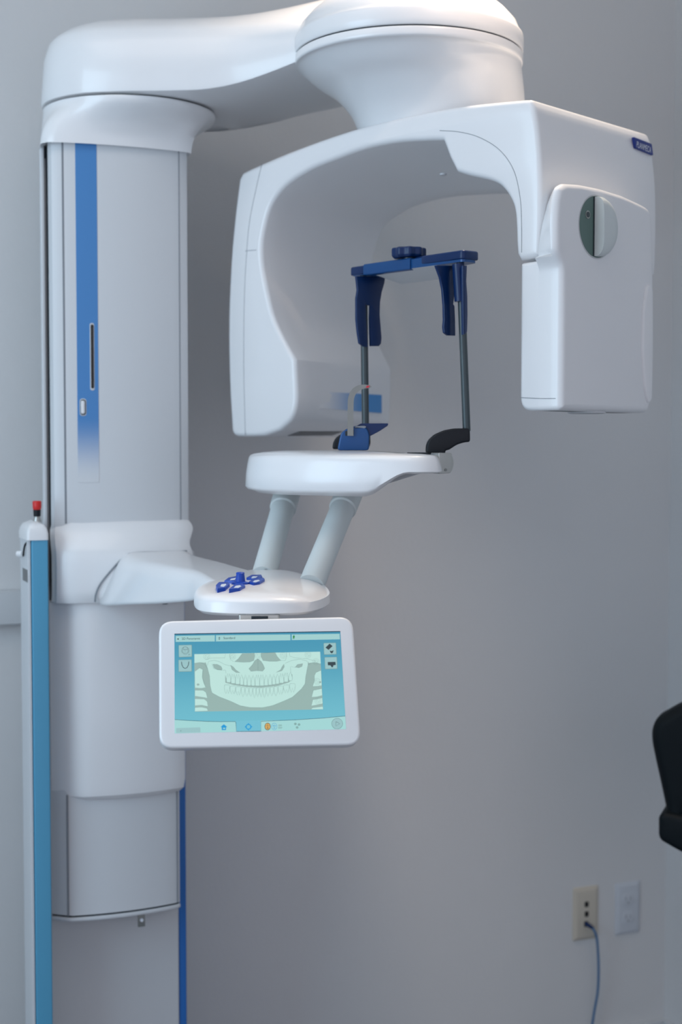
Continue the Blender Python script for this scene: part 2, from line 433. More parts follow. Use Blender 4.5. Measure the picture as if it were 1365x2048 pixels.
for off, za, zb in [(0.012, z_in, HZA - 0.006), (0.002, z_in + 0.002, HZA - 0.004), (0.0, z_in + 0.008, HZA + 0.000), (0.006, CAMZ + 0.700, HZA + 0.022), (0.014, CAMZ + 0.727, HZA + 0.030),
                    (0.024, CAMZ + 0.738, HZA + 0.040), (0.045, CAMZ + 0.752, HZA + 0.065), (0.075, CAMZ + 0.764, HZA + 0.090), (0.10, CAMZ + 0.770, HZA + 0.105)]:
    rings.append([V((x, y, armz(x, za, zb))) for x, y in offset(plan, off)])
obj('overhead_arm', MB().loft(rings), M['white'], UNIT, 40)

# hub: domed cap, dark joint, neck
HUBCAP = obj('hub_cap', lathe([(0.194, hz + 0.0008), (0.1965, hz + 0.0010), (0.1975, hz + 0.002), (0.1982, hz + 0.012), (0.1978, hz + 0.026), (0.1968, hz + 0.0300), (0.1945, hz + 0.0325), (0.191, hz + 0.038), (0.186, hz + 0.050), (0.170, hz + 0.068), (0.148, hz + 0.086), (0.12, hz + 0.1), (0.07, hz + 0.112), (0.0, hz + 0.116)], HC, n=96), M['white'], UNIT, 50)
obj('hub_joint', lathe([(0.1940, hz - 0.0020), (0.1940, hz + 0.0020)], HC, n=96), M['dark'], UNIT)
rings = []
nk = [(hz - 0.0006, 592, 1038, 0.99, 100), (hz - 0.003, 590, 1039, 1.0, 105), (hz - 0.018, 592, 1040, 1.0, 120), (None, 600, 1043, 1, 140), (None, 630, 1045.5, 1, 165), (None, 668, 1048, 1, 190), (None, 699, 1051, 1, 225), (None, 714, 1054, 1, 257), (None, 722, 1057, 1, 285)]
raw = []
for i, (z, x0, x1, k, yy) in enumerate(nk):
    t = max(0, i - 2) / (len(nk) - 3); Yc = 2.5 + 0.05 * t
    if z is None: z = at(800, yy, Yc).z
    X0 = at(x0, yy, Yc).x; X1 = at(x1, yy, Yc).x
    raw.append(V(((X0 + X1) / 2, Yc, z, (X1 - X0) / 2 * k * 0.997)))
raw[0] = V((HC.x, HC.y, hz - 0.0015, 0.1955)); raw[1] = V((HC.x, HC.y, hz - 0.003, 0.1972)); raw[2] = V((HC.x, HC.y, hz - 0.016, 0.1970))
rs = [raw[0]] + spline(raw[1:], 5)
for q in rs:
    rings.append([V((q[0] + q[3] * math.cos(2 * PI * k / 96), q[1] + q[3] * math.sin(2 * PI * k / 96), q[2])) for k in range(96)])
obj('hub_neck', MB().loft(rings), M['white'], UNIT, 50)

# ---- rotating arch (C-arm)
TH = math.radians(43); UU = V((math.cos(TH), -math.sin(TH), 0)); VV = V((math.sin(TH), math.cos(TH), 0))
NC = V((0.308, 2.20, CAMZ))            # near top right corner line; s runs left (negative UU)
AF = Frame(NC, -UU, EZ, VV)            # x = s (to the left), y = up, z = depth w
TT = 0.345
def fp(px, py): return AF.un(px, py, 0)
def bpnt(px, py): return AF.un(px, py, TT)
outer = [(527, 872), (500, 873), (470, 872), (462, 862), (456.5, 760), (455, 640), (460, 520), (468, 430), (477, 358), (484, 345), (500, 337), (550, 315), (600, 295), (655, 275), (715, 256), (800, 235), (900, 215), (980, 205), (1050, 198.5), (1062, 200), (1069, 214), (1076, 262), (1081, 330), (1082, 420), (1080, 500), (1077, 513)]
inner_f = [(1040, 521), (1033, 508), (1031, 480), (1030, 447), (1025, 410), (1007, 378), (984, 362), (938, 351), (912, 343), (898, 315), (885, 280), (845, 281), (790, 285), (730, 297), (670, 318), (615, 341), (568, 373), (541, 410), (529, 447), (522, 488), (523, 525), (529, 562), (545, 631), (567, 680), (589, 719), (591, 760), (591.5, 805), (582, 838), (559, 861)]
inner_b = [None] * 9 + [(1125, 388), (1070, 388), (1000, 389), (960, 391), (915, 394), (859, 405), (822, 419), (785, 442), (768, 462), (758, 485), (749, 520), (745, 555), (742, 590), (742, 645), (756, 678), (785, 738), (785, 775), (783, 830), (780, 848), (765, 862)]
Fr = [fp(*p) for p in outer] + [fp(*p) for p in inner_f]
Bk = [fp(*p) for p in outer]
Bk[0] = (0.664, 0.014); Bk[1] = (0.676, 0.0115)
Bk += [bpnt(*b) if b else fp(*f) for f, b in zip(inner_f, inner_b)]
# dense smoothing, keeping corner points
corners = {0, 3, 8, 9, 10, 18, 20, 25, 26, 27, 34, 35, 36, 50, 54}
def dense(pts, n=4):
    N = len(pts); out = []
    P = [V(p) for p in pts]
    for i in range(N):
        p1 = P[i]; p2 = P[(i + 1) % N]
        p0 = P[i - 1] if i not in corners else p1 * 2 - p2
        p3 = P[(i + 2) % N] if ((i + 1) % N) not in corners else p2 * 2 - p1
        for k in range(n):
            t = k / n
            q = 0.5 * ((2 * p1) + (p2 - p0) * t + (2 * p0 - 5 * p1 + 4 * p2 - p3) * t * t + (3 * p1 - p0 - 3 * p2 + p3) * t ** 3)
            out.append((q.x, q.y))
    return out
FrD = dense(Fr); BkD = dense(Bk)
rings = []
def bulge(t): return 0.0
R0 = 0.009
for k in range(5):
    a = PI / 2 * k / 4
    rings.append([AF.p(x, y, R0 * (1 - math.cos(a))) for x, y in offset(FrD, R0 * (1 - math.sin(a)))])
for k in range(1, 8):
    t = k / 8; e = t
    rings.append([AF.p(a[0] * (1 - e) + b[0] * e, a[1] * (1 - e) + b[1] * e, R0 + (TT - 2 * R0) * t) for a, b in zip(FrD, BkD)])
for k in range(5):
    a = PI / 2 * (1 - k / 4)
    rings.append([AF.p(x, y, TT - R0 * (1 - math.cos(a))) for x, y in offset(BkD, R0 * (1 - math.sin(a)))])
ARCH = obj('rotating_arch', MB().loft(rings), M['white'], UNIT, 32)
def seam_line(pix, F, z=0.0004, r=0.0005, parent=None, m='seam', name='panel_seam'):
    pts = [F.un(*p, z) for p in pix]; pts = [(p.x, p.y) for p in spline([V(p) for p in pts], 6)]
    return obj(name, tube([F.p(x, y, z) for x, y in pts], r, 6), M[m], parent)
seam_line([(524, 328), (512, 380), (500, 440), (494, 500), (489, 600), (488, 740), (491, 870)], AF, -0.0001, 0.0005, ARCH)
seam_line([(880, 261), (920, 264), (960, 275), (1000, 300), (1028, 340), (1041, 395), (1044, 450), (1044, 505)], AF, -0.0001, 0.0005, ARCH)
seam_line([(491, 502), (500, 501), (513, 500)], AF, -0.0001, 0.0005, ARCH)
# details on the tube head's inner face: plane through front edge (590,715..805) and back (785,..)
pa = AF.p(*fp(591, 760), 0); pb = AF.p(*bpnt(785, 775), TT)
IX = (pb - pa); IX.z = 0; IX.normalize(); IN = IX.cross(EZ).normalized()
if IN.dot(CP - pa) < 0: IN = -IN
IF = Frame(pa, IX, EZ, IN)
M['stripe2'] = grad_mat('tube_head_stripe', WHITE_C, srgb(70, 145, 210), 0, 0.0, 0.75)
def quadun(F, pts, z): return [F.un(*p, z) for p in pts]
obj('blue_stripe', prism(quadun(IF, [(640, 783), (764, 790), (764, 826), (640, 816)], 0.001), IF, -0.003, 0.0010), M['stripe2'], ARCH)
obj('laser_window', prism(roundpoly(quadun(IF, [(604, 798), (617, 799.5), (617, 807), (604, 805.5)], 0.001), 0.0028), IF, -0.003, 0.0014), M['slot'], ARCH)
qa, qb = fp(559, 861), fp(527, 872); qc, qd = bpnt(765, 862), bpnt(744, 869)
def bil(i, j, o):
    x = (qa[0] * (1 - i) + qb[0] * i) * (1 - j) + (qc[0] * (1 - i) + qd[0] * i) * j
    y = (qa[1] * (1 - i) + qb[1] * i) * (1 - j) + (qc[1] * (1 - i) + qd[1] * i) * j
    return AF.p(x - o, y - o, TT * j)
mb = MB(); cs = [(0.15, 0.2), (0.15, 0.6), (0.95, 0.6), (0.95, 0.2)]
mb.loft([[bil(a, b, -0.002) for a, b in cs], [bil(a, b, 0.0012) for a, b in cs]])
obj('rating_label', mb, M['label'], ARCH)
obj('laser_window', lathe([(0.006, 0), (0.006, 0.003), (0.003, 0.004)], AF.p(0.275, fp(790, 285)[1] - 0.0405, 0.10), (0, 0, -1), 16), M['satin2'], ARCH)

# brand plate on the outer right face
OF = Frame(NC - UU * 0.0085, VV, EZ, UU)             # x = w, y = up, z outward
lp = [OF.un(*p, 0.0) for p in [(1267, 274), (1303, 288), (1306, 311), (1271, 296)]]
BR = obj('brand_plate', prism(roundpoly(lp, 0.002), OF, -0.003, 0.0018, 0, 0.0008), M['logo'], ARCH)
bl0 = OF.un(1273, 296, 0.002); br0 = OF.un(1304, 309, 0.002)
tw = br0[0] - bl0[0]
ang = math.atan2(br0[1] - bl0[1], tw)
TF = Frame(OF.p(bl0[0] + 0.001, bl0[1] + 0.0018, 0.0022), OF.x * math.cos(ang) + OF.y * math.sin(ang), OF.y * math.cos(ang) - OF.x * math.sin(ang), OF.z)
text_mesh('lettering', 'PLANMECA', 0.0145, TF, 0, 0, 0, M['ink'], ARCH, 0.95 * tw / (0.0145 * 5.15))

# ---- sensor head hanging outside the right leg
so_ = 0.041
SF = Frame(NC + UU * so_, VV, EZ, UU)
out_px = [(1116, 800), (1117, 700), (1119, 600), (1120, 530), (1113, 500), (1113, 440), (1116, 400), (1121, 374), (1134, 366), (1165, 368), (1205, 376), (1250, 390), (1285, 406), (1306, 418), (1309, 470), (1311, 560), (1311, 700), (1306, 800), (1300, 825), (1240, 825), (1180, 824), (1130, 821)]
po = [SF.un(*p, 0) for p in out_px]
zbot = SF.un(1130, 821, 0)[1]; zs = fp(1080, 515)[1]
po = [(-0.003 if (x < 0.02 and y < zs + 0.004) else x, y) for x, y in po]
po = [(x, zbot if y < zbot + 0.012 and i_ > 15 else y) for i_, (x, y) in enumerate(po)]
po = roundpoly(po, [0.012, 0, 0, .01, .01, 0, 0, .006, .006, 0, 0, 0, .01, .02, 0, 0, 0, .02, .02, 0, 0, .02], 4)
rings = []
for k in range(6):
    a = PI / 2 * k / 5; r = 0.011
    rings.append([SF.p(x, y, -r * (1 - math.cos(a))) for x, y in offset(po, r * (1 - math.sin(a)))])
inn = []
zs = fp(1080, 515)[1]; ztop = max(p[1] for p in po)
for x, y in po:
    if y > zs and x < 0.05: inn.append((x + 0.012 + 0.03 * (y - zs) / (ztop - zs), y + 0.0))
    elif y > zs: inn.append((x, y + 0.0))
    else: inn.append((x, y))
rings.append([SF.p(x, y, -so_ - 0.002) for x, y in inn])
hb = MB().loft(rings)
# lower body below the leg
zbot = SF.un(1130, 821, 0)[1]
fl = fp(1042.5, 600)[0]
fbx = roundpoly([(-so_ + 0.02, zs - 0.003), (-so_ + 0.02, zbot), (fl, zbot), (fl, zs - 0.006)], [0.0, 0.0, 0.022, 0.004], 6)
prism(fbx, AF, -0.0027, SF.un(1309, 600, 0)[0] - 0.025, 0.007, 0.007, 4, hb)
HEAD = obj('sensor_head', hb, M['white'], UNIT, 40)
seam_line([(1043, 795), (1080, 797), (1112, 797)], Frame(AF.p(0, 0, -0.003), AF.x, AF.y, AF.z), -0.0001, 0.0005, HEAD)
# recessed round window with knob
kc = SF.un(1193, 454, 0); kr = 0.0475
KF = Frame(SF.p(kc[0], kc[1], 0.0), VV, EZ, UU)
obj('dial_rim', prism(circle(0, 0, kr + 0.002, n=64), KF, -0.01, 0.0006), M['satin2'], HEAD)
obj('dial_recess', prism(circle(0, 0, kr, n=64), KF, -0.01, 0.0012), M['green'], HEAD)
ch = -0.007
kp = [(x, y) for x, y in circle(0, 0, kr - 0.0015, n=96) if x > ch]
kp.sort(key=lambda p: math.atan2(p[1], p[0]))
obj('dial_gap', prism([(ch - 0.003, kp[0][1]), (ch, kp[0][1])] + [(x * 1.03, y * 1.0) for x, y in kp] + [(ch - 0.003, kp[-1][1])], KF, -0.01, 0.002), M['dark'], HEAD)
rings = []
for f_, z_ in [(1, -0.002), (1, 0.006), (0.975, 0.010), (0.92, 0.0135), (0.82, 0.0165), (0.66, 0.0185), (0.45, 0.0195)]:
    rings.append([KF.p(ch + (x - ch) * (0.25 * f_ + 0.75 if x < ch + 0.001 else f_) , y * f_ if x > ch + 0.001 else y * f_, z_) for x, y in [(ch, kp[0][1])] + kp + [(ch, kp[-1][1])]])
obj('dial_knob', MB().loft(rings), M['tube_white'], HEAD, 60)
obj('indicator', prism(circle(-0.026, 0.016, 0.0062, n=20), KF, -0.001, 0.0022), M['steel'], HEAD)
obj('indicator_light', prism(circle(-0.026, 0.016, 0.0045, n=20), KF, -0.001, 0.0028), M['rod'], HEAD)
# grip on the right
g = roundpoly([SF.un(*p, 0.002) for p in [(1294, 572), (1301, 567), (1306, 580), (1306, 700), (1304, 800), (1297, 808), (1290, 780), (1285, 700), (1287, 620)]], 0.01, 4)
obj('grip_ridge', prism(g, SF, -0.004, 0.0045, 0, 0.004), M['white'], HEAD, 60)
g = [SF.un(*p, 0) for p in [(1180, 823), (1170, 826)]]
obj('bottom_disc', lathe([(0.03, 0), (0.03, 0.003), (0.025, 0.004)], SF.p(0.12, zbot + 0.001, -0.035), (0, 0, -1), 32), M['satin2'], HEAD)

# ---- carriage on the column
cb = 0.115
cl_, cr_ = cu(104, 1400, cb - 0.03)[0], cu(372, 1400, cb - 0.01)[0]
def cring(l, r, b, z, bow=0.010, back=-0.06, chl=0.05, fc=False): return [CF.p(x, y, z) for x, y in col_section(l, r, b, back, bow, chl, 0.014, fc)]
zq = lambda y: czz(240, y, cb + 0.01)
l2, r2 = cu(103, 1100, 0.08)[0], cu(379, 1108, 0.09)[0]
kk = [(al + 0.016, ar - 0.004, 0.086, 1044), (al + 0.006, ar - 0.001, 0.094, 1046), (l2 + 0.002, ar + 0.004, 0.106, 1062), (l2, r2 - 0.004, 0.122, 1090),
      (l2, r2, 0.130, 1112), (l2, r2, 0.131, 1150), (l2, r2 - 0.001, 0.129, 1190)]
kk = spline([V((*k[:3], k[3] / 1000)) for k in kk], 4)
rr = [cring(q[0], q[1], q[2], zq(q[3] * 1000)) for q in kk] + [cring(l2, r2 - 0.003, 0.124, zq(1204)), cring(cl_, cr_, 0.114, zq(1206), fc=True), cring(cl_, cr_, 0.114, zq(1400), fc=True), cring(cl_, cr_, 0.114, zq(1575), fc=True), cring(cl_ + 0.001, cr_ - 0.002, 0.112, zq(1592), fc=True), cring(cl_ + 0.008, cr_ - 0.008, 0.104, zq(1601), fc=True)]
CAR = obj('carriage', MB().loft(rr), M['white'], UNIT, 30)
for px, py in [(221, 1209), (332, 1207)]:
    q = cu(px, py, 0.128); obj('screw', lathe([(0.005, 0), (0.005, 0.003)], CF.p(q[0], 0.122, q[1] + 0.001), (0, 0, -1), 12), M['seam'], CAR)
# inner sleeve with bottom lip
slx, srx = cu(104, 1750, 0.075)[0], cu(362, 1750, 0.09)[0]
sz0 = czz(240, 1822, 0.10)
SLV = obj('sleeve', prism(col_section(slx, srx, 0.098, -0.06, 0.010, 0.034, 0.012, True), CF, sz0, zq(1560)), M['satin'], UNIT)
for px in (138, 357):
    a = cu(px, 1750, 0.10)[0]; fb2 = front_b(a, 0.098, 0.010, slx, srx, 0.034)
    obj('panel_seam', prism([(a - .0014, fb2 - .004), (a + .0014, fb2 - .004), (a + .0014, fb2 + .0004), (a - .0014, fb2 + .0004)], CF, sz0, zq(1590)), M['seam'], SLV)
obj('sleeve_gap', prism(col_section(slx + 0.002, srx - 0.002, 0.097, -0.05, 0.010, 0.034, 0.012, True), CF, sz0 - 0.004, sz0), M['dark'], SLV)
obj('bottom_lip', prism(col_section(slx - 0.002, srx + 0.0, 0.101, -0.06, 0.011, 0.034, 0.012, True), CF, sz0 - 0.011, sz0 - 0.0035, 0.003, 0.001), M['satin'], SLV)
q = cu(283, 1838, 0.095)
bkx = q[0]; BKZ = sz0 - 0.036
obj('steel_bracket', box(CF, bkx - 0.0065, bkx + 0.0065, 0.093, 0.097, BKZ, sz0 - 0.01, 0.0005), M['steel_dark'], SLV)
obj('bracket_screw', lathe([(0.0032, 0), (0.0032, 0.002)], CF.p(bkx, 0.097, BKZ + 0.013), EB, 12), M['ink'], SLV)

# ---- lower arm from carriage to control housing
zT = CAMZ - 0.197
def P2(px, py, Y): q = at(px, py, Y); return (q.x, q.y)
# plan stations from the column to the housing: left edge, right edge, top z, bottom z
st = [((-0.445, 2.66), (-0.275, 2.72), CAMZ - 0.200, CAMZ - 0.293),
      ((-0.440, 2.56), (-0.270, 2.63), CAMZ - 0.198, CAMZ - 0.291),
      ((-0.413, 2.46), (-0.262, 2.56), CAMZ - 0.197, CAMZ - 0.284),
      ((-0.365, 2.37), (-0.232, 2.47), CAMZ - 0.197, CAMZ - 0.272),
      ((-0.300, 2.27), (-0.190, 2.37), CAMZ - 0.197, CAMZ - 0.259),
      ((-0.238, 2.17), (-0.155, 2.28), CAMZ - 0.198, CAMZ - 0.244),
      ((-0.200, 2.07), (-0.120, 2.19), CAMZ - 0.201, CAMZ - 0.228),
      ((-0.17, 2.00), (-0.09, 2.10), CAMZ - 0.206, CAMZ - 0.225)]
vecs = [V((*a, *b, c, d)) for a, b, c, d in [(s[0], s[1], s[2], s[3]) for s in st]] if False else None
def lerp(a, b, t): return a + (b - a) * t
dst = []
keys = [[s[0][0], s[0][1], s[1][0], s[1][1], s[2], s[3]] for s in st]
cols = [[p.x for p in spline([V((k[i], 0, 0)) for k in keys], 4)] for i in range(6)]
rings = []
for i in range(len(cols[0])):
    L = V((cols[0][i], cols[1][i], 0)); R = V((cols[2][i], cols[3][i], 0)); zt_, zb_ = cols[4][i], cols[5][i]
    h = (zt_ - zb_) / 2; wd = (R - L).length / 2; cxy = (L + R) / 2; dr = (R - L).normalized()
    rc = min(h * 0.9, 0.022)
    tp_ = 0.012 + 0.05 * max(0, 1 - i / (len(cols[0]) * 0.6))
    sq = roundpoly([(-wd, -h), (wd, -h), (wd - 0.006, h), (-wd + tp_, h)], [0.008, 0.008, rc, rc], 5)
    rings.append([cxy + dr * x + EZ * ((zt_ + zb_) / 2 + y) for x, y in sq])
obj('lower_arm', MB().loft(rings), M['white'], UNIT, 50)
# seam line where the arm meets the carriage
pp = []
for px, py in [(190, 1204), (192, 1188), (201, 1168), (225, 1138), (250, 1113), (268, 1106), (320, 1104), (374, 1102)]:
    b_ = 0.14
    for _ in range(4):
        a_, z_ = cu(px, py, b_); b_ = front_b(min(a_, r2 - 0.015), 0.132, 0.010, l2, r2, 0.05, 0.014)
    pp.append(CF.p(a_, b_ + 0.0002, z_))
obj('arm_joint', tube(spline(pp, 5), 0.0016, 8), M['seam'], CAR)
# control housing
hp = [(-0.206, 2.05), (-0.203, 1.955), (-0.180, 1.878), (-0.11, 1.855), (-0.045, 1.878), (-0.018, 1.96), (-0.019, 2.06), (-0.035, 2.16), (-0.065, 2.245), (-0.12, 2.28), (-0.165, 2.25), (-0.190, 2.16)]
hp = [(p.x, p.y) for p in spline([V(p) for p in hp], 6, True)]
rings = []
def hz_top(x, y, z):
    # top is highest in the middle-left and falls towards the right tip
    t = min(max((x + 0.10) / 0.085, 0), 1); return z - 0.008 * t * t
for off, z in [(0.02, -0.2295), (0.006, -0.2285), (0.0, -0.2240), (0.0005, -0.212), (0.004, -0.2065), (0.010, -0.2035), (0.022, -0.2012), (0.04, -0.1995), (0.06, -0.1985)]:
    rings.append([V((x, y, CAMZ + (hz_top(x, y, z) if z > -0.21 else z))) for x, y in offset(hp, off)])
HOUS = obj('control_housing', MB().loft(rings), M['white'], UNIT, 55)
# keys and joystick on the housing
KZ = CAMZ - 0.1985
KP = Frame((0, 0, KZ), (1, 0, 0), (0, 1, 0), (0, 0, 1))
def kquad(pts, h=0.0035, name='key'):
    q = roundpoly([KP.un(*p, 0.002) for p in pts], 0.0012, 3)
    return obj(name, prism(q, KP, -0.006, h, 0, 0.0006, 2), M['key'], HOUS)
def kmark(pts): return obj('key_symbol', prism([KP.un(*p, 0.0035) for p in pts], KP, 0.0030, 0.0039), M['keymark'], HOUS)
kquad([(432, 1172), (438, 1166), (456, 1165.5), (460, 1170), (451, 1177), (435, 1179)])
kquad([(449, 1163), (457, 1157), (474, 1154), (477, 1158), (470, 1164)])
kquad([(458, 1180), (470, 1170), (484, 1168), (491, 1173), (480, 1178)])
kquad([(493, 1157), (503, 1151.5), (523, 1151), (525, 1155), (514, 1158.5)])
kquad([(498, 1165), (510, 1158), (527, 1157), (530, 1160), (520, 1166), (508, 1168)])
kmark([(441, 1173), (443, 1169), (452, 1168), (453, 1170), (448, 1174)])
kmark([(460, 1161), (462, 1158), (472, 1156), (470, 1160)])
kmark([(468, 1176), (472, 1172), (480, 1171), (483, 1173), (477, 1176)])
kmark([(503, 1156), (506, 1153), (516, 1153), (512, 1156)])
kmark([(506, 1164), (510, 1161), (518, 1160), (520, 1162), (512, 1165)])
jc = KP.un(481, 1165, 0.002)
obj('joystick', lathe([(0.0125, -0.005), (0.0125, 0.002), (0.007, 0.0035), (0.0058, 0.014), (0.0062, 0.0155), (0.005, 0.0165), (0.001, 0.017)], (jc[0], jc[1], KZ), n=24), M['key'], HOUS, 40)

# ---- support tubes
def tb(name, top, bot, r):
    t = V(top); b = V(bot); d = (t - b).normalized()
    o = obj(name, tube([b, t], r, 32), M['tube_white'], UNIT)
    L = (t - b).length
    c = obj('tube_collar', tube([t - d * 0.045, t - d * 0.043, t - d * 0.0, t + d * 0.01], [r + 0.0005, r + 0.0028, r + 0.0028, r + 0.002], 32), M['tube_white'], o)
    return o
tb('support_tube', at(575, 985, 2.40), at(528, 1152, 2.225), 0.0195)
tb('support_tube', at(699, 985, 2.30), at(623, 1170, 2.115), 0.0195)

# ---- chin table
tp = [(-0.158, 2.37), (-0.150, 2.29), (-0.115, 2.21), (-0.04, 2.15), (0.04, 2.115), (0.100, 2.100), (0.136, 2.108), (0.151, 2.13), (0.153, 2.20), (0.142, 2.28), (0.10, 2.37), (0.04, 2.44), (-0.04, 2.48), (-0.11, 2.465), (-0.145, 2.42)]
tp = [(p.x, p.y) for p in spline([V(p) for p in tp], 6, True)]
def tz(x, zl, zr_):
    t = min(max((x - 0.035) / 0.065, 0), 1); t = t * t * (3 - 2 * t); return CAMZ + zl + (zr_ - zl) * t
rings = []
for off, zl_, zr_ in [(0.03, -0.0815, -0.047), (0.020, -0.0810, -0.0468), (0.014, -0.078, -0.046), (0.004, -0.0755, -0.0450), (0.0, -0.071, -0.0435), (0.0012, -0.05, -0.036), (0.004, -0.033, -0.028), (0.0058, -0.0245, -0.0235), (0.0085, -0.0205, -0.0205), (0.014, -0.0182, -0.0188), (0.03, -0.0158, -0.0175), (0.055, -0.0140, -0.0165), (0.07, -0.0135, -0.016)]:
    rings.append([V((x, y, tz(x, zl_, zr_))) for x, y in offset(tp, off)])
TAB = obj('chin_table', MB().loft(rings), M['white'], UNIT, 55)
obj('table_slot', box(Frame((0, 0, 0), UU, VV, EZ), 0, 0, 0, 0, 0, 0) if False else prism([(at(x, 905, Y).x, Y) for x, Y in [(815, 2.22), (868, 2.22), (866, 2.23), (817, 2.23)]], WFm, CAMZ - 0.03, CAMZ - 0.0155), M['dark'], TAB)

# ---- temple support (rods, arms, bar, blades, knob)
Rr = at(928, 700, 2.20); Rl = at(729, 700, 2.372)
TS = UNIT
AX = V((Rr.x - Rl.x, Rr.y - Rl.y, 0)); SPAN = AX.length; AX.normalize(); AY = V((-AX.y, AX.x, 0))   # AY points away from the camera
zb = at(837, 531, 2.285).z
BFm = Frame(V((Rl.x, Rl.y, zb)), AX, AY, EZ)
TSP = obj('temple_support', MB().loft([[BFm.p(x, y, z) for x, y in roundpoly([(-0.014, -0.016), (SPAN + 0.014, -0.016), (SPAN + 0.014, 0.014), (SPAN * 0.8, 0.026), (SPAN * 0.2, 0.026), (-0.014, 0.014)], 0.008)] for z in (-0.007, -0.006, 0.006, 0.0072)]), M['blue_light'], UNIT, 50)
obj('slider_sleeve', box(BFm, 0.018, SPAN * 0.56, -0.0185, 0.03, -0.009, 0.010, 0.003), M['blue_light'], TSP)
obj('end_bracket', prism(roundpoly([(SPAN * 0.55, -0.010), (SPAN * 0.68, -0.017), (SPAN + 0.016, -0.019), (SPAN + 0.018, 0.016), (SPAN * 0.7, 0.03), (SPAN * 0.55, 0.022)], 0.008), BFm, -0.003, 0.0105, 0.002, 0.003), M['blue'], TSP, 50)
obj('end_bracket', prism(roundpoly([(-0.018, -0.017), (0.022, -0.019), (0.022, 0.022), (-0.014, 0.018)], 0.007), BFm, -0.006, 0.008, 0.002, 0.003), M['blue'], TSP, 50)
up_ = roundpoly([(0.036, -0.014), (SPAN * 0.80, -0.014), (SPAN * 0.76, 0.02), (SPAN * 0.62, 0.040), (0.045, 0.040)], 0.003)
obj('under_plate', MB().loft([[BFm.p(x, y, -0.006) for x, y in up_], [BFm.p(x, y, -0.0075 - 0.013 * (y + 0.014) / 0.054) for x, y in up_]]), M['satin2'], TSP)
kn = []
for i in range(72):
    a = 2 * PI * i / 72; r = 0.0265 + 0.0016 * math.cos(9 * a); kn.append((r * math.cos(a), r * math.sin(a)))
kq = at(818, 518, 2.29)
KNF = Frame(V((kq.x, kq.y, zb + 0.009)), AX, AY, EZ)
obj('adjusting_knob', prism(kn, KNF, 0.003, 0.019, 0.005, 0.003, 4), M['blue'], TSP, 40)
obj('knob_spindle', lathe([(0.008, -0.003), (0.008, 0.006)], KNF.O, n=20), M['steel_dark'], TSP)
rodR_b = at(934, 862, 2.20); rodL_b = at(731.5, 852, 2.372)
obj('support_rod', tube([rodR_b, at(921, 523, 2.20)], 0.0061, 24), M['rod'], TSP)
obj('support_rod', tube([rodL_b, at(727.5, 548, 2.372)], 0.0061, 24), M['rod'], TSP)
for q in (at(920.5, 518, 2.20), at(727, 544, 2.372)):
    obj('rod_cap', lathe([(0.0065, -0.006), (0.0068, 0.000), (0.0055, 0.0035), (0.003, 0.0055), (0.0005, 0.006)], q, n=20), M['black'], TSP, 60)
obj('rod_clamp', tube([at(917, 528, 2.197), at(922, 603, 2.197)], 0.0095, 20), M['blue'], TSP)
# blades: plates whose flat faces look along the bar
def blade(P, pix, name='temple_blade', th=0.005):
    F = Frame(P, AY, EZ, AX); q = [F.un(640 + x * 0.2491, 480 + y * 0.2491, 0) for x, y in pix]
    return obj(name, prism(q, F, -th, 0.0, 0.0012, 0.0012, 2), M['blue'], TSP, 40)
blade(BFm.p(0.012, 0, 0), [(296, 290), (527, 290), (522, 345), (500, 420), (487, 500), (484, 600), (492, 700), (499, 790), (494, 832), (478, 852), (413, 852), (409, 760), (406, 625), (410, 528), (371, 520), (379, 700), (388, 860), (350, 852), (322, 830), (308, 740), (298, 640), (297, 470), (308, 400)])
blade(BFm.p(SPAN - 0.018, 0, 0), [(935, 205), (1010, 205), (1080, 205), (1085, 430), (1075, 515), (1085, 530), (1090, 640), (1092, 768), (1030, 766), (1004, 745), (998, 700), (1003, 640), (1000, 520), (990, 400), (970, 300)])
blade(BFm.p(SPAN + 0.016, 0, 0), [(1150, 205), (1185, 205), (1180, 330), (1188, 450), (1190, 600), (1186, 735), (1172, 755), (1155, 760)])

# hinged arms under the rods
def armpl(pix, P, name, th, m='black'):
    F = Frame(P, (1, 0, 0), EZ, (0, -1, 0)); q = [F.un(640 + x * 0.2491, 480 + y * 0.2491, 0) for x, y in pix]
    q = [(p.x, p.y) for p in spline([V(p) for p in q], 3, True)] if len(q) > 8 else q
    return obj(name, prism(q, F, -th, 0.0, 0.003, 0.003, 3), M[m], TSP, 40)
def facet(pix, P, name, th, m): 
    F = Frame(P, (1, 0, 0), EZ, (0, -1, 0)); q = roundpoly([F.un(640 + x * 0.2491, 480 + y * 0.2491, 0) for x, y in pix], 0.004, 3)
    return obj(name, prism(q, F, -th, 0.0, 0.003, 0.003, 3), M[m], TSP, 40)
facet([(855, 1712), (857, 1650), (875, 1605), (925, 1560), (1000, 1527), (1080, 1512), (1207, 1512), (1210, 1622), (1160, 1625), (1100, 1645), (1040, 1685), (1010, 1690), (1010, 1725)], V((0.18, 2.185, 1.5)), 'swing_arm', 0.024, 'black')
facet([(100, 1680), (105, 1630), (125, 1590), (165, 1560), (240, 1530), (330, 1500), (405, 1495), (408, 1640), (390, 1680)], V((0.0, 2.36, 1.5)), 'swing_arm', 0.024, 'black')
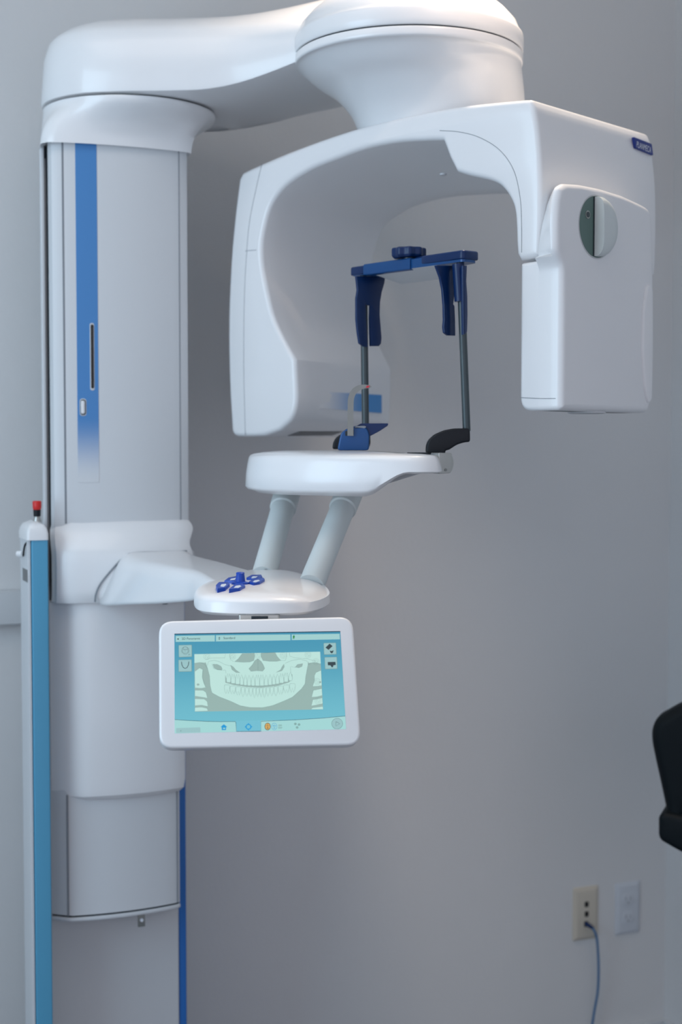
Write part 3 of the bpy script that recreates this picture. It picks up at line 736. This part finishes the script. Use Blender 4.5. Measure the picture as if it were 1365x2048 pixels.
# steel hinge at the right end of the table
hq = at(889, 925, 2.15)
HFm = Frame(hq, (math.cos(0.5), math.sin(0.5), 0), EZ, (math.sin(0.5), -math.cos(0.5), 0))
obj('hinge_plate', prism(roundpoly([(-0.012, -0.017), (0.010, -0.016), (0.012, 0.014), (-0.012, 0.015)], 0.003), HFm, -0.02, 0.004, 0.001, 0.001), M['steel'], TSP)
obj('hinge_disc', prism(circle(0.0065, -0.001, 0.0095, 0.0155, 32), HFm, -0.018, 0.002, 0.001, 0.001), M['steel'], TSP)
obj('hinge_screw', lathe([(0.0022, 0), (0.0022, 0.002)], HFm.p(0.0, -0.011, 0.003), HFm.z, 12), M['steel_dark'], TSP)

# chin rest with bite hook
CRF = Frame(V((0.02, 2.22, 1.5)), (1, 0, 0), EZ, (0, -1, 0))
def crp(pix, th, name, m, r=0.003, z0=0.0, parent=None, rp=0.003):
    q = roundpoly([CRF.un(640 + x * 0.2491, 480 + y * 0.2491, z0) for x, y in pix], rp, 3)
    return obj(name, prism(q, CRF, z0 - th, z0, r, r, 3), M[m], parent or UNIT, 40)
CH = crp([(140, 1690), (160, 1590), (172, 1545), (215, 1515), (290, 1490), (375, 1500), (400, 1560), (396, 1690)], 0.055, 'chin_rest', 'blue_light', 0.0025, rp=0.005)
crp([(285, 1500), (330, 1472), (552, 1472), (548, 1490), (480, 1535), (405, 1575), (300, 1575)], 0.045, 'chin_cup', 'blue', 0.0008, -0.004, CH, 0.002)
crp([(275, 1512), (290, 1495), (360, 1492), (375, 1500), (360, 1512)], 0.02, 'cup_insert', 'seam', 0.0003, 0.0, CH, 0.001)
crp([(204, 1535), (274, 1525), (272, 1572), (204, 1572)], 0.01, 'hook_socket', 'dark', 0.0003, 0.0005, CH, 0.001)
hk = [(246, 1572), (247, 1450), (248, 1330), (252, 1270), (272, 1222), (308, 1190), (350, 1178), (385, 1177), (415, 1178)]
hk = spline([V((*CRF.un(640 + x * 0.2491, 480 + y * 0.2491, 0.004), 0)) for x, y in hk], 5)
wv = []
mb = MB(); rings = []
for i, p in enumerate(hk):
    t = (hk[min(i + 1, len(hk) - 1)] - hk[max(i - 1, 0)]).normalized(); nn = V((-t.y, t.x, 0))
    k = i / (len(hk) - 1); wd = 0.0046 if k < 0.55 else 0.0046 - 0.0030 * (k - 0.55) / 0.45
    if k > 0.95: wd = 0.0006
    # flat strip seen broadside on the post, turning to lie flat at the tip
    a = p - nn * wd; b = p + nn * wd
    rings.append([CRF.p(a.x, a.y, 0.005), CRF.p(b.x, b.y, 0.005), CRF.p(b.x, b.y, 0.0035 - 0.012 * max(0, k - .5)), CRF.p(a.x, a.y, 0.0035 - 0.012 * max(0, k - .5))])
mb.loft(rings)
obj('bite_hook', mb, M['steel_dark'], CH, 50)
hkp = hk[int(len(hk) * 0.86)]
obj('hook_mark', prism([(hkp.x - 0.0035, hkp.y - 0.0018), (hkp.x + 0.001, hkp.y - 0.0018), (hkp.x + 0.0035, hkp.y + 0.0014), (hkp.x - 0.001, hkp.y + 0.0014)], CRF, 0.004, 0.0056), M['redspot'], CH)

# ------------------------------------------------------------------ touchscreen
SC = V((-0.1052, 1.8147, 1.2232)); yw, tl = math.radians(7.906), math.radians(22.41)
sx_ = V((math.cos(yw), math.sin(yw), 0)); sy_ = V((-math.sin(yw) * math.sin(tl), math.cos(yw) * math.sin(tl), math.cos(tl))); sz_ = sx_.cross(sy_)
S = Frame(SC, sx_, sy_, sz_)
if sz_.dot(CP - SC) < 0: print('SCREEN NORMAL FLIPPED')
ow = [S.un(*p, 0.0) for p in [(318, 1242), (706, 1233), (723, 1490), (319, 1497)]]
op = roundpoly([ow[0], ow[3], ow[2], ow[1]], 0.019, 8)
SCR = obj('touchscreen', prism(op, S, -0.024, 0.0008, 0.006, 0.0035, 4), M['white'], UNIT, 50)
tcx = (ow[0][0] + ow[1][0]) / 2
stub = S.p(0.004, ow[0][1] - 0.012, -0.022)
SMF = Frame(V((stub.x, stub.y + 0.004, 0)), (1, 0, 0), (0, 1, 0), (0, 0, 1))
obj('screen_mount', box(SMF, -0.027, 0.027, -0.010, 0.010, stub.z - 0.01, CAMZ - 0.226, 0, cr=0.004), M['steel'], SCR)
obj('mount_joint', box(SMF, -0.010, 0.012, -0.012, 0.0, stub.z - 0.005, CAMZ - 0.2275, 0, cr=0.002), M['dark'], SCR)
def c8(x, y): return (300 + x * 0.32234, 1210 + y * 0.32234)
def sp(x, y): return S.un(*c8(x, y), 0.001)
def flat(name, pts, m, lvl, parent=SCR, rnd=0.0, raw=False):
    q = pts if raw else [sp(*p) for p in pts]
    if rnd: q = roundpoly(q, rnd, 4)
    return obj(name, prism(q, S, 0.0007, 0.0010 + lvl * 0.00008), M[m], parent)
def ribbon(paths, wd, lvl, mb=None):
    mb = mb or MB()
    for path in paths:
        q = [V(sp(*p)) for p in path]; L = []; R = []
        for i in range(len(q)):
            t = q[min(i + 1, len(q) - 1)] - q[max(i - 1, 0)]
            if t.length < 1e-9: continue
            t.normalize(); n_ = V((-t.y, t.x)) * wd / 2; L.append(q[i] + n_); R.append(q[i] - n_)
        z = 0.0010 + lvl * 0.00008
        mb.loft([[S.p(a.x, a.y, z), S.p(b.x, b.y, z)] for a, b in zip(L, R)], False, False, False)
    return mb
def polys(name, lists, m, lvl, smooth=0):
    mb = MB()
    for pts in lists:
        q = [sp(*p) for p in pts]
        if smooth: q = [(p.x, p.y) for p in spline([V(p) for p in q], smooth, True)]
        prism(q, S, 0.0007, 0.0010 + lvl * 0.00008, mb=mb)
    return obj(name, mb, M[m], SCR)
# glowing background panel with the teal gradient
bgm = M['s_bg']; nt = bgm.node_tree; bb = nt.nodes['Principled BSDF']
mx = [n_ for n_ in nt.nodes if n_.type == 'MIX'][0]
nt.links.new(mx.outputs[2], bb.inputs['Emission Color']); bb.inputs['Emission Strength'].default_value = 0.86
for l in list(bb.inputs['Base Color'].links): nt.links.remove(l)
bb.inputs['Base Color'].default_value = (0.02, 0.05, 0.06, 1)
flat('display', [(152, 178), (1182, 162), (1218, 770), (154, 796)], 's_bg', 0)
flat('display_shadow', [(152, 178), (1182, 162), (1182.5, 168), (152, 184)], 's_edge', 1)
flat('header_field', [(160, 192), (403, 188), (403, 226), (160, 229)], 's_field', 1)
flat('header_field', [(410, 188), (872, 183), (873, 219), (410, 226)], 's_field', 1)
flat('header_field', [(880, 183), (1178, 179), (1180, 213), (881, 218)], 's_field', 1)
for tri in [[(167, 211), (179, 205), (179, 217)], [(431, 198), (437, 205), (425, 205)], [(425, 209), (437, 209), (431, 216)]]: polys('arrow_icon', [tri], 's_dark', 2)
polys('person_icon', [[(890, 190), (895, 187), (898, 192), (900, 200), (896, 203), (898, 210), (894, 210), (893, 204), (890, 211), (887, 210), (890, 200), (887, 200)]], 's_ggreen', 2)
def stext(s, x, y, size, sx=1.0):
    a = V(sp(x, y)); b = V(sp(x + 100, y - 1.55)); d = (b - a).normalized()
    F = Frame(S.p(a.x, a.y, 0.00125), S.x * d.x + S.y * d.y, S.y * d.x - S.x * d.y, S.z)
    text_mesh('lettering', s, size, F, 0, 0, 0, M['s_dark'], SCR, sx)
stext('2D Panoramic', 197, 216, 0.0042, 1.0); stext('Standard', 456, 212, 0.0042, 1.03)
# icon tiles
for q in ([(180, 251), (258, 249), (259, 319), (181, 322)], [(179, 342), (257, 340), (258, 410), (180, 412)], [(1080, 238), (1153, 236), (1156, 304), (1083, 306)], [(1086, 326), (1159, 324), (1162, 394), (1089, 396)]):
    flat('icon_tile', [(q[0][0] - 2, q[0][1] - 2), (q[1][0] + 3, q[1][1] - 2), (q[2][0] + 3, q[2][1] + 3), (q[3][0] - 2, q[3][1] + 3)], 's_edge' if False else 's_mid', 1, rnd=0.001)
    flat('icon_tile', q, 's_icon', 2, rnd=0.001)
def ell(cx, cy, rx, ry, n_=20, a0=0, a1=2 * PI): return [(cx + rx * math.cos(a0 + (a1 - a0) * i / n_), cy + ry * math.sin(a0 + (a1 - a0) * i / n_)) for i in range(n_ + 1)]
mb = ribbon([ell(220, 283, 17, 24), ell(220, 270, 17, 10, 10, PI, 2 * PI), [(200, 268), (196, 285), (202, 298)], [(240, 268), (244, 285), (238, 298)], [(220, 272), (217, 287), (223, 287)], ell(212, 276, 4, 2.5, 8), ell(228, 276, 4, 2.5, 8), ell(220, 296, 8, 3, 8, 0, PI), [(239, 312), (241, 303), (244, 309), (246, 303), (249, 312)]], 0.00028, 3)
ribbon([[(196, 352), (199, 372), (207, 388), (219, 394), (231, 388), (239, 372), (242, 351)]], 0.0008, 3, mb)
obj('face_and_jaw_icons', mb, M['s_dark'], SCR)
polys('scanner_icons', [[(1090, 264), (1116, 240), (1134, 255), (1109, 279)], [(1117, 283), (1128, 286), (1140, 281), (1137, 294), (1129, 301), (1120, 294)], [(1104, 354), (1152, 353), (1154, 372), (1140, 374), (1136, 386), (1128, 386), (1122, 375), (1105, 374)]], 's_dark', 3)
# jaw diagram
flat('jaw_diagram', [(276, 305), (1057, 290), (1075, 648), (279, 662)], 's_light', 1)
polys('diagram_grey', [
    [(277, 362), (310, 357), (345, 358), (700, 362), (985, 360), (1025, 357), (1061, 366), (1075, 648), (279, 662)]], 's_grey', 2)
jaw = [(345, 356), (400, 335), (470, 340), (500, 325), (840, 325), (880, 335), (960, 338), (985, 352), (968, 440), (963, 490), (940, 522), (885, 572), (830, 597), (760, 625), (700, 637), (620, 636), (560, 625), (500, 597), (430, 570), (385, 545), (374, 500), (370, 440), (358, 395)]
ribsL = [[(278, 413), (308, 391), (330, 402), (325, 450), (336, 488), (348, 512), (320, 518), (279, 514)], [(279, 529), (330, 530), (348, 542), (357, 578), (320, 572), (279, 566)], [(279, 582), (338, 584), (356, 600), (360, 630), (320, 622), (279, 625)], [(279, 637), (320, 634), (355, 642), (360, 658), (279, 661)]]
ribsR = [[(1063, 405), (1030, 420), (1021, 440), (1022, 470), (1010, 505), (1040, 505), (1067, 500)], [(1068, 519), (1015, 530), (1004, 572), (1040, 570), (1070, 561)], [(1070, 577), (1012, 588), (1002, 626), (1040, 620), (1073, 612)], [(1074, 630), (1010, 638), (1001, 649), (1075, 648)]]
polys('jaw_shape', [jaw] + ribsL + ribsR, 's_light', 3)
greys = [[(670, 334), (690, 350), (705, 375), (713, 395), (700, 411), (665, 408), (627, 412), (614, 396), (636, 372), (652, 345)],
         [(573, 302), (650, 300), (650, 322), (645, 345), (620, 354), (580, 356), (525, 352), (548, 335)], [(690, 299), (777, 295), (790, 320), (813, 345), (790, 350), (745, 350), (702, 345), (690, 320)],
         [(391, 368), (418, 369), (440, 380), (449, 395), (445, 405), (418, 402), (398, 390)], [(903, 386), (915, 370), (950, 364), (944, 382), (925, 390)],
         [(501, 374), (517, 384), (535, 405), (560, 421), (535, 420), (510, 402)], [(832, 367), (834, 385), (820, 408), (783, 419), (812, 402), (820, 385)],
         [(467, 432), (476, 462), (520, 483), (600, 496), (690, 500), (770, 493), (840, 476), (872, 440), (884, 428), (885, 462), (860, 482), (790, 503), (690, 513), (600, 509), (520, 497), (468, 482)],
         ell(299, 494, 9, 7, 10), ell(1057, 479, 7, 6, 10)]
polys('diagram_hollows', greys, 's_grey', 4)
# teeth: dark outline shape with a pale shape on it
def tooth(cx, yc, ye, wd, sgn):
    # crown at yc, root tip at ye
    h = ye - yc
    if wd > 26: return [(cx - wd * .42, yc), (cx + wd * .42, yc), (cx + wd * .5, yc + h * .3), (cx + wd * .38, yc + h * .75), (cx + wd * .24, yc + h), (cx + wd * .02, yc + h * .5), (cx - wd * .22, yc + h), (cx - wd * .38, yc + h * .75), (cx - wd * .5, yc + h * .3)]
    return [(cx - wd * .4, yc), (cx + wd * .4, yc), (cx + wd * .48, yc + h * .3), (cx + wd * .25, yc + h * .75), (cx, yc + h), (cx - wd * .25, yc + h * .75), (cx - wd * .48, yc + h * .3)]
up = []; lo = []
N = 17; x = 470
wu = [29, 29, 29, 24, 23, 25, 26, 29, 29, 26, 25, 23, 24, 29, 29, 27]
xs = 474
for i, w_ in enumerate(wu):
    cx = xs + w_ / 2; xs += w_ * 0.965
    t = (cx - 675) / 205
    yc = 502 - 30 * t * t - 4 * t; ye = yc - (68 - 16 * abs(t) ** 2)
    up.append((cx, yc, ye, w_))
wl = [36, 36, 34, 25, 25, 24, 21, 21, 21, 21, 24, 25, 26, 34, 38, 38]
xs = 461
for i, w_ in enumerate(wl):
    cx = xs + w_ / 2; xs += w_ * 0.985
    t = (cx - 680) / 220
    yc = 515 - 27 * t * t - 4 * t; ye = yc + (58 - 10 * abs(t)) * (1.0 if i % 3 else 1.12)
    lo.append((cx, yc, ye, w_))
TT_ = [tooth(a, b, c, d * 0.94, 1) for a, b, c, d in up + lo]
polys('teeth', TT_, 's_light', 5)
obj('teeth_outline', ribbon([t + [t[0]] for t in TT_], 0.00024, 6), M['s_line'], SCR)
lines = [jaw[16:] + jaw[:1], jaw[7:17], [(345, 340), (380, 330), (465, 328), (470, 303)], [(355, 378), (365, 350), (400, 344), (430, 352), (470, 372), (500, 378)], [(385, 365), (395, 395), (440, 404), (470, 405), (472, 425)],
         [(865, 296), (868, 318), (900, 328), (980, 335), (1030, 350)], [(840, 362), (880, 345), (930, 336), (975, 348), (985, 370)], [(875, 425), (872, 382), (905, 388)], [(495, 303), (500, 340), (520, 352)], [(812, 345), (840, 345), (850, 320), (848, 294)],
         [(670, 335), (671, 410)], [(277, 362), (310, 357), (340, 368), (360, 400)], [(278, 413), (308, 391), (328, 400), (325, 450), (345, 510)], [(1061, 366), (1025, 357), (1000, 360), (985, 370)]]
lines += [r + [r[0]] for r in ribsL + ribsR] + [g_ + [g_[0]] for g_ in greys[:7]]
mb = ribbon(lines, 0.00022, 7)
for cx, cy in [(353, 320), (514, 318), (672, 316), (827, 314), (981, 309), (1031, 352), (1038, 474), (1043, 596)]:
    ribbon([ell(cx, cy, 19, 19), ell(cx, cy, 11, 11), [(cx - 8, cy - 8), (cx + 8, cy + 8)]], 0.00016, 7, mb)
obj('diagram_lines', mb, M['s_line'], SCR)
# toolbar
flat('toolbar', [(154, 711), (240, 717), (350, 722), (440, 724), (530, 722), (690, 718), (900, 713), (1060, 703), (1213, 689), (1218, 770), (154, 796)], 's_bar', 1)
obj('toolbar_edge', ribbon([[(154, 711), (240, 717), (350, 722), (440, 724), (530, 723), (534, 730), (537, 785), (690, 783), (690, 722), (900, 713), (1060, 703), (1213, 689)]], 0.0005, 3), M['s_edge'], SCR)
flat('selected_tab', [(531, 720), (689, 717), (689, 783), (538, 786)], 's_tab', 2)
flat('status_box', [(163, 764), (313, 759), (315, 790), (163, 794)], 's_icon', 2, rnd=0.001)
polys('home_icon', [[(438, 758), (459, 740), (480, 757), (473, 758), (473, 776), (446, 776), (446, 758)]], 's_blue', 3)
flat('home_door', [(454, 762), (467, 762), (467, 769), (454, 769)], 's_bar', 4)
mb = ribbon([ell(612, 756, 15, 15), [(590, 756), (600, 756)], [(624, 756), (635, 755)], [(612, 734), (612, 744)], [(612, 768), (612, 778)]], 0.0012, 3)
obj('target_icon', mb, M['s_blue'], SCR)
polys('face_icon', [ell(731, 754, 19, 23, 16)], 's_dark', 3); polys('face_icon', [ell(731, 754, 16, 20, 16)], 's_orange', 4)
mb = ribbon([[(731, 735), (731, 772)], [(716, 750), (746, 750)], ell(731, 764, 6, 2, 8)], 0.0003, 5); obj('face_icon', mb, M['s_dark'], SCR)
mb = ribbon([ell(772, 754, 17, 21), [(772, 740), (770, 756), (775, 756)], ell(766, 750, 4, 2, 8), ell(779, 750, 4, 2, 8), ell(772, 764, 6, 2, 8)], 0.0004, 3); obj('face_icon', mb, M['s_blue'], SCR)
mb = ribbon([ell(803, 748, 5, 5, 8), ell(814, 747, 5, 4, 8), [(796, 760), (822, 759)], [(797, 765), (820, 764)]], 0.0005, 3)
for a in (0, 1, 2):
    cx, cy = [(903, 738), (926, 742), (914, 760)][a]; ribbon([ell(cx, cy, 7, 6, 8), ell(cx, cy, 3, 3, 8)], 0.0006, 3, mb)
obj('status_icons', mb, M['s_mid'], SCR)
polys('play_button', [ell(1163, 736, 35, 34, 32)], 's_line', 2); polys('play_button', [ell(1163, 736, 33, 32, 32)], 's_icon', 3)
obj('play_symbol', ribbon([[(1155, 723), (1155, 751), (1179, 737), (1155, 723)]], 0.0004, 4), M['s_dark'], SCR)
polys('status_dot', [ell(192, 781, 3, 3, 8)], 's_line', 4)

# ------------------------------------------------------------------ slim teal tower left of the machine
tw_r = at(97.5, 1200, 2.505); TWO = V((tw_r.x, tw_r.y, 0))
TW = thing('instrument_tower', (TWO.x - 0.02, TWO.y + 0.04, 0), 'slim teal and white upright tower with a red-topped knob, left of the x-ray machine', 'tower')
TFm = Frame(TWO, EA, EB, EZ)
tz_ = at(70, 1080, 2.505).z
tl_ = -(at(97.5, 1300, 2.505).x - at(62, 1300, 2.485).x) / EA.x
obj('teal_panel', prism(roundpoly([(tl_, -0.05), (0, -0.05), (0, 0), (tl_, 0)], 0.003), TFm, 0.0, tz_), M['teal'], TW)
obj('white_side', prism(roundpoly([(tl_ - 0.006, -0.085), (-0.001, -0.085), (-0.001, -0.048), (tl_ - 0.001, -0.048), (tl_ - 0.001, -0.004), (tl_ - 0.006, -0.004)], 0.001), TFm, 0.0, tz_ + 0.001), M['satin'], TW)
ttop = at(70, 1043, 2.505).z
pl = [(tl_ - 0.008, -0.09), (0.001, -0.09), (0.001, 0.002), (tl_ - 0.008, 0.002)]
rings = [[TFm.p(x, y, z) for x, y in roundpoly(offset(pl, o_), 0.006, 4)] for o_, z in [(0, tz_), (0, tz_ + 0.012), (0.002, tz_ + 0.02), (0.006, tz_ + 0.027), (0.012, ttop - 0.003), (0.017, ttop)]]
obj('white_cap', MB().loft(rings), M['white'], TW, 60)
kq_ = TFm.p(tl_ / 2 + 0.001, -0.03, ttop - 0.002)
obj('knob_base', lathe([(0.008, 0), (0.007, 0.004), (0.005, 0.010), (0.0062, 0.012)], kq_, n=20), M['steel'], TW)
obj('knob_collar', lathe([(0.0062, 0.010), (0.0068, 0.022)], kq_, n=20), M['black'], TW)
obj('red_knob', lathe([(0.0068, 0.022), (0.0078, 0.026), (0.008, 0.036), (0.0065, 0.0375)], kq_, n=20), M['red'], TW, 50)
hk_ = [at(57, 1083, 2.505), at(51, 1088, 2.510), at(48, 1098, 2.515), at(46.5, 1112, 2.525)]
obj('cable_hook', tube(spline(hk_, 4), 0.0016, 10), M['black'], TW)
obj('hook_clip', tube([at(36, 1108, 2.545), at(46, 1108, 2.540)], 0.006, 12), M['white'], TW)
lq = at(54, 1154, 2.485)
LFr = Frame(TFm.p(tl_ - 0.006, -0.03, lq.z), EB, EZ, -EA)
obj('grey_label', box(LFr, -0.026, 0.022, -0.011, 0.011, -0.001, 0.0008), M['steel_dark'] if False else M['label'], TW)

# ------------------------------------------------------------------ wall plates and cable
def plate(px0, px1, py0, py1, name, m, label, cat):
    a = WF.un(px0, py0, 0.006); b = WF.un(px1, py1, 0.006)
    cx = (a[0] + b[0]) / 2; cy = (a[1] + b[1]) / 2; hw = (b[0] - a[0]) / 2; hh = (a[1] - b[1]) / 2
    t = thing(name, WF.p(cx, cy, 0), label, cat)
    PFm = Frame(WF.p(cx, cy, 0), EA, EZ, EB)
    rings = [[PFm.p(x, y, z) for x, y in roundpoly([(-hw + o_, -hh + o_), (hw - o_, -hh + o_), (hw - o_, hh - o_), (-hw + o_, hh - o_)], 0.003)] for o_, z in [(0, 0), (0, 0.002), (0.008, 0.0065), (0.009, 0.0068)]]
    obj('cover_plate', MB().loft(rings), M[m], t)
    return t, PFm
NT, NF = plate(1149, 1198, 1778, 1876, 'network_wall_plate', 'ivory', 'ivory wall plate with two open black ports and a blue cable plugged in', 'wall plate')
for py in (1808.5, 1828):
    x, y = NF.un(1174, py, 0.007)
    obj('port', box(Frame(NF.p(x, y, 0), EA, EZ, EB), -0.0052, 0.0052, -0.0065, 0.0065, 0.003, 0.0078, 0, cr=0.002), M['slot'], NT)
x, y = NF.un(1173, 1848, 0.007)
obj('port', box(Frame(NF.p(x, y, 0), EA, EZ, EB), -0.0052, 0.0052, -0.0065, 0.0065, 0.003, 0.0078, 0, cr=0.002), M['slot'], NT)
OT, OFm = plate(1234, 1282, 1768, 1865, 'power_outlet', 'plate', 'plain white duplex power outlet plate, right of the ivory plate', 'outlet')
for py in (1799, 1835):
    x, y = OFm.un(1257, py, 0.007)
    F2 = Frame(OFm.p(x, y, 0), EA, EZ, EB)
    rc_ = obj('receptacle', prism(circle(0, 0, 0.0165, 0.0145, 32, 2.6), F2, 0.003, 0.0082, 0, 0.001), M['plate'], OT)
    obj('slot', box(F2, -0.0075, -0.0055, -0.001, 0.0075, 0.006, 0.0086), M['plate_slot'], rc_)
    obj('slot', box(F2, 0.0050, 0.0070, -0.001, 0.0065, 0.006, 0.0086), M['plate_slot'], rc_)
    obj('slot', prism(circle(0.0, -0.0075, 0.0024, n=12), F2, 0.006, 0.0086), M['plate_slot'], rc_)
CB = thing('network_cable', WF.p(*WF.un(1172, 1846), 0), 'blue network cable hanging from the ivory wall plate towards the floor', 'cable')
def cpt(px, py, z): x, y = WF.un(px, py, z); return WF.p(x, y, z)
obj('plug', tube([cpt(1172.5, 1847, 0.009), cpt(1177, 1850, 0.016), cpt(1187, 1857, 0.030)], [0.0048, 0.0052, 0.0038], 12), M['blue'], CB)
cpth = [cpt(1186, 1856, 0.030), cpt(1191, 1865, 0.034), cpt(1195, 1880, 0.034), cpt(1197.5, 1915, 0.030), cpt(1198, 1950, 0.026), cpt(1196, 1985, 0.022), cpt(1190, 2020, 0.020), cpt(1185, 2050, 0.018)]
lst = cpth[-1]
cpth += [V((lst.x - 0.012, lst.y - 0.005, 0.08)), V((lst.x - 0.025, lst.y - 0.03, 0.025)), V((lst.x - 0.05, lst.y - 0.10, 0.004)), V((lst.x - 0.3, lst.y - 0.25, 0.004))]
obj('cord', tube(spline(cpth, 6), 0.0028, 12), M['cable'], CB)

# ------------------------------------------------------------------ black chair at the right edge
CY = 2.78
CHR = thing('padded_chair', (at(1420, 1500, CY).x, CY, 0), 'black padded chair, only its left edge showing at the right side of the picture', 'chair')
QF = Frame(V((at(1365, 1500, CY).x, CY, 0)), V((0.93, -0.36, 0)).normalized(), EZ, V((-0.36, -0.93, 0)).normalized())
def qx(pts): return [QF.un(*p, 0) for p in pts]
bp_ = qx([(1365, 1410), (1330, 1428), (1312, 1440), (1303, 1460), (1302, 1480), (1306, 1505), (1318, 1560), (1331, 1622), (1332, 1635), (1480, 1670), (1530, 1640), (1550, 1560), (1560, 1480), (1545, 1400), (1500, 1385), (1430, 1388)])
bp_ = [(p.x, p.y) for p in spline([V(p) for p in bp_], 4, True)]
obj('backrest', prism(bp_, QF, -0.08, 0.0, 0.022, 0.022, 6), M['pad'], CHR, 60)
fr_ = roundpoly(qx([(1320, 1629), (1331, 1621), (1480, 1655), (1560, 1640), (1565, 1700), (1480, 1740), (1365, 1701), (1320, 1675)]), 0.012, 5)
obj('seat', prism(fr_, QF, -0.12, 0.02, 0.012, 0.012, 4), M['pad'], CHR, 60)
sxc = at(1450, 1700, CY).x - 0.02; szc = at(1450, 1720, CY).z
obj('gas_stem', lathe([(0.025, 0.06), (0.025, szc)], (sxc, CY - 0.01, 0), n=24), M['black'], CHR)
for k in range(5):
    a = 2 * PI * k / 5 + 0.3; d = V((math.cos(a), math.sin(a), 0)); c0 = V((sxc, CY - 0.01, 0))
    obj('foot', tube([c0 + EZ * 0.085, c0 + d * 0.24 + EZ * 0.06], [0.022, 0.014], 12), M['black'], CHR)
    obj('caster', lathe([(0.018, -0.012), (0.024, -0.008), (0.024, 0.008), (0.018, 0.012)], c0 + d * 0.235 + EZ * 0.0245, V((-d.y, d.x, 0)), 20), M['black'], CHR)

for o in bpy.data.objects:
    if '_w' in o: del o['_w']
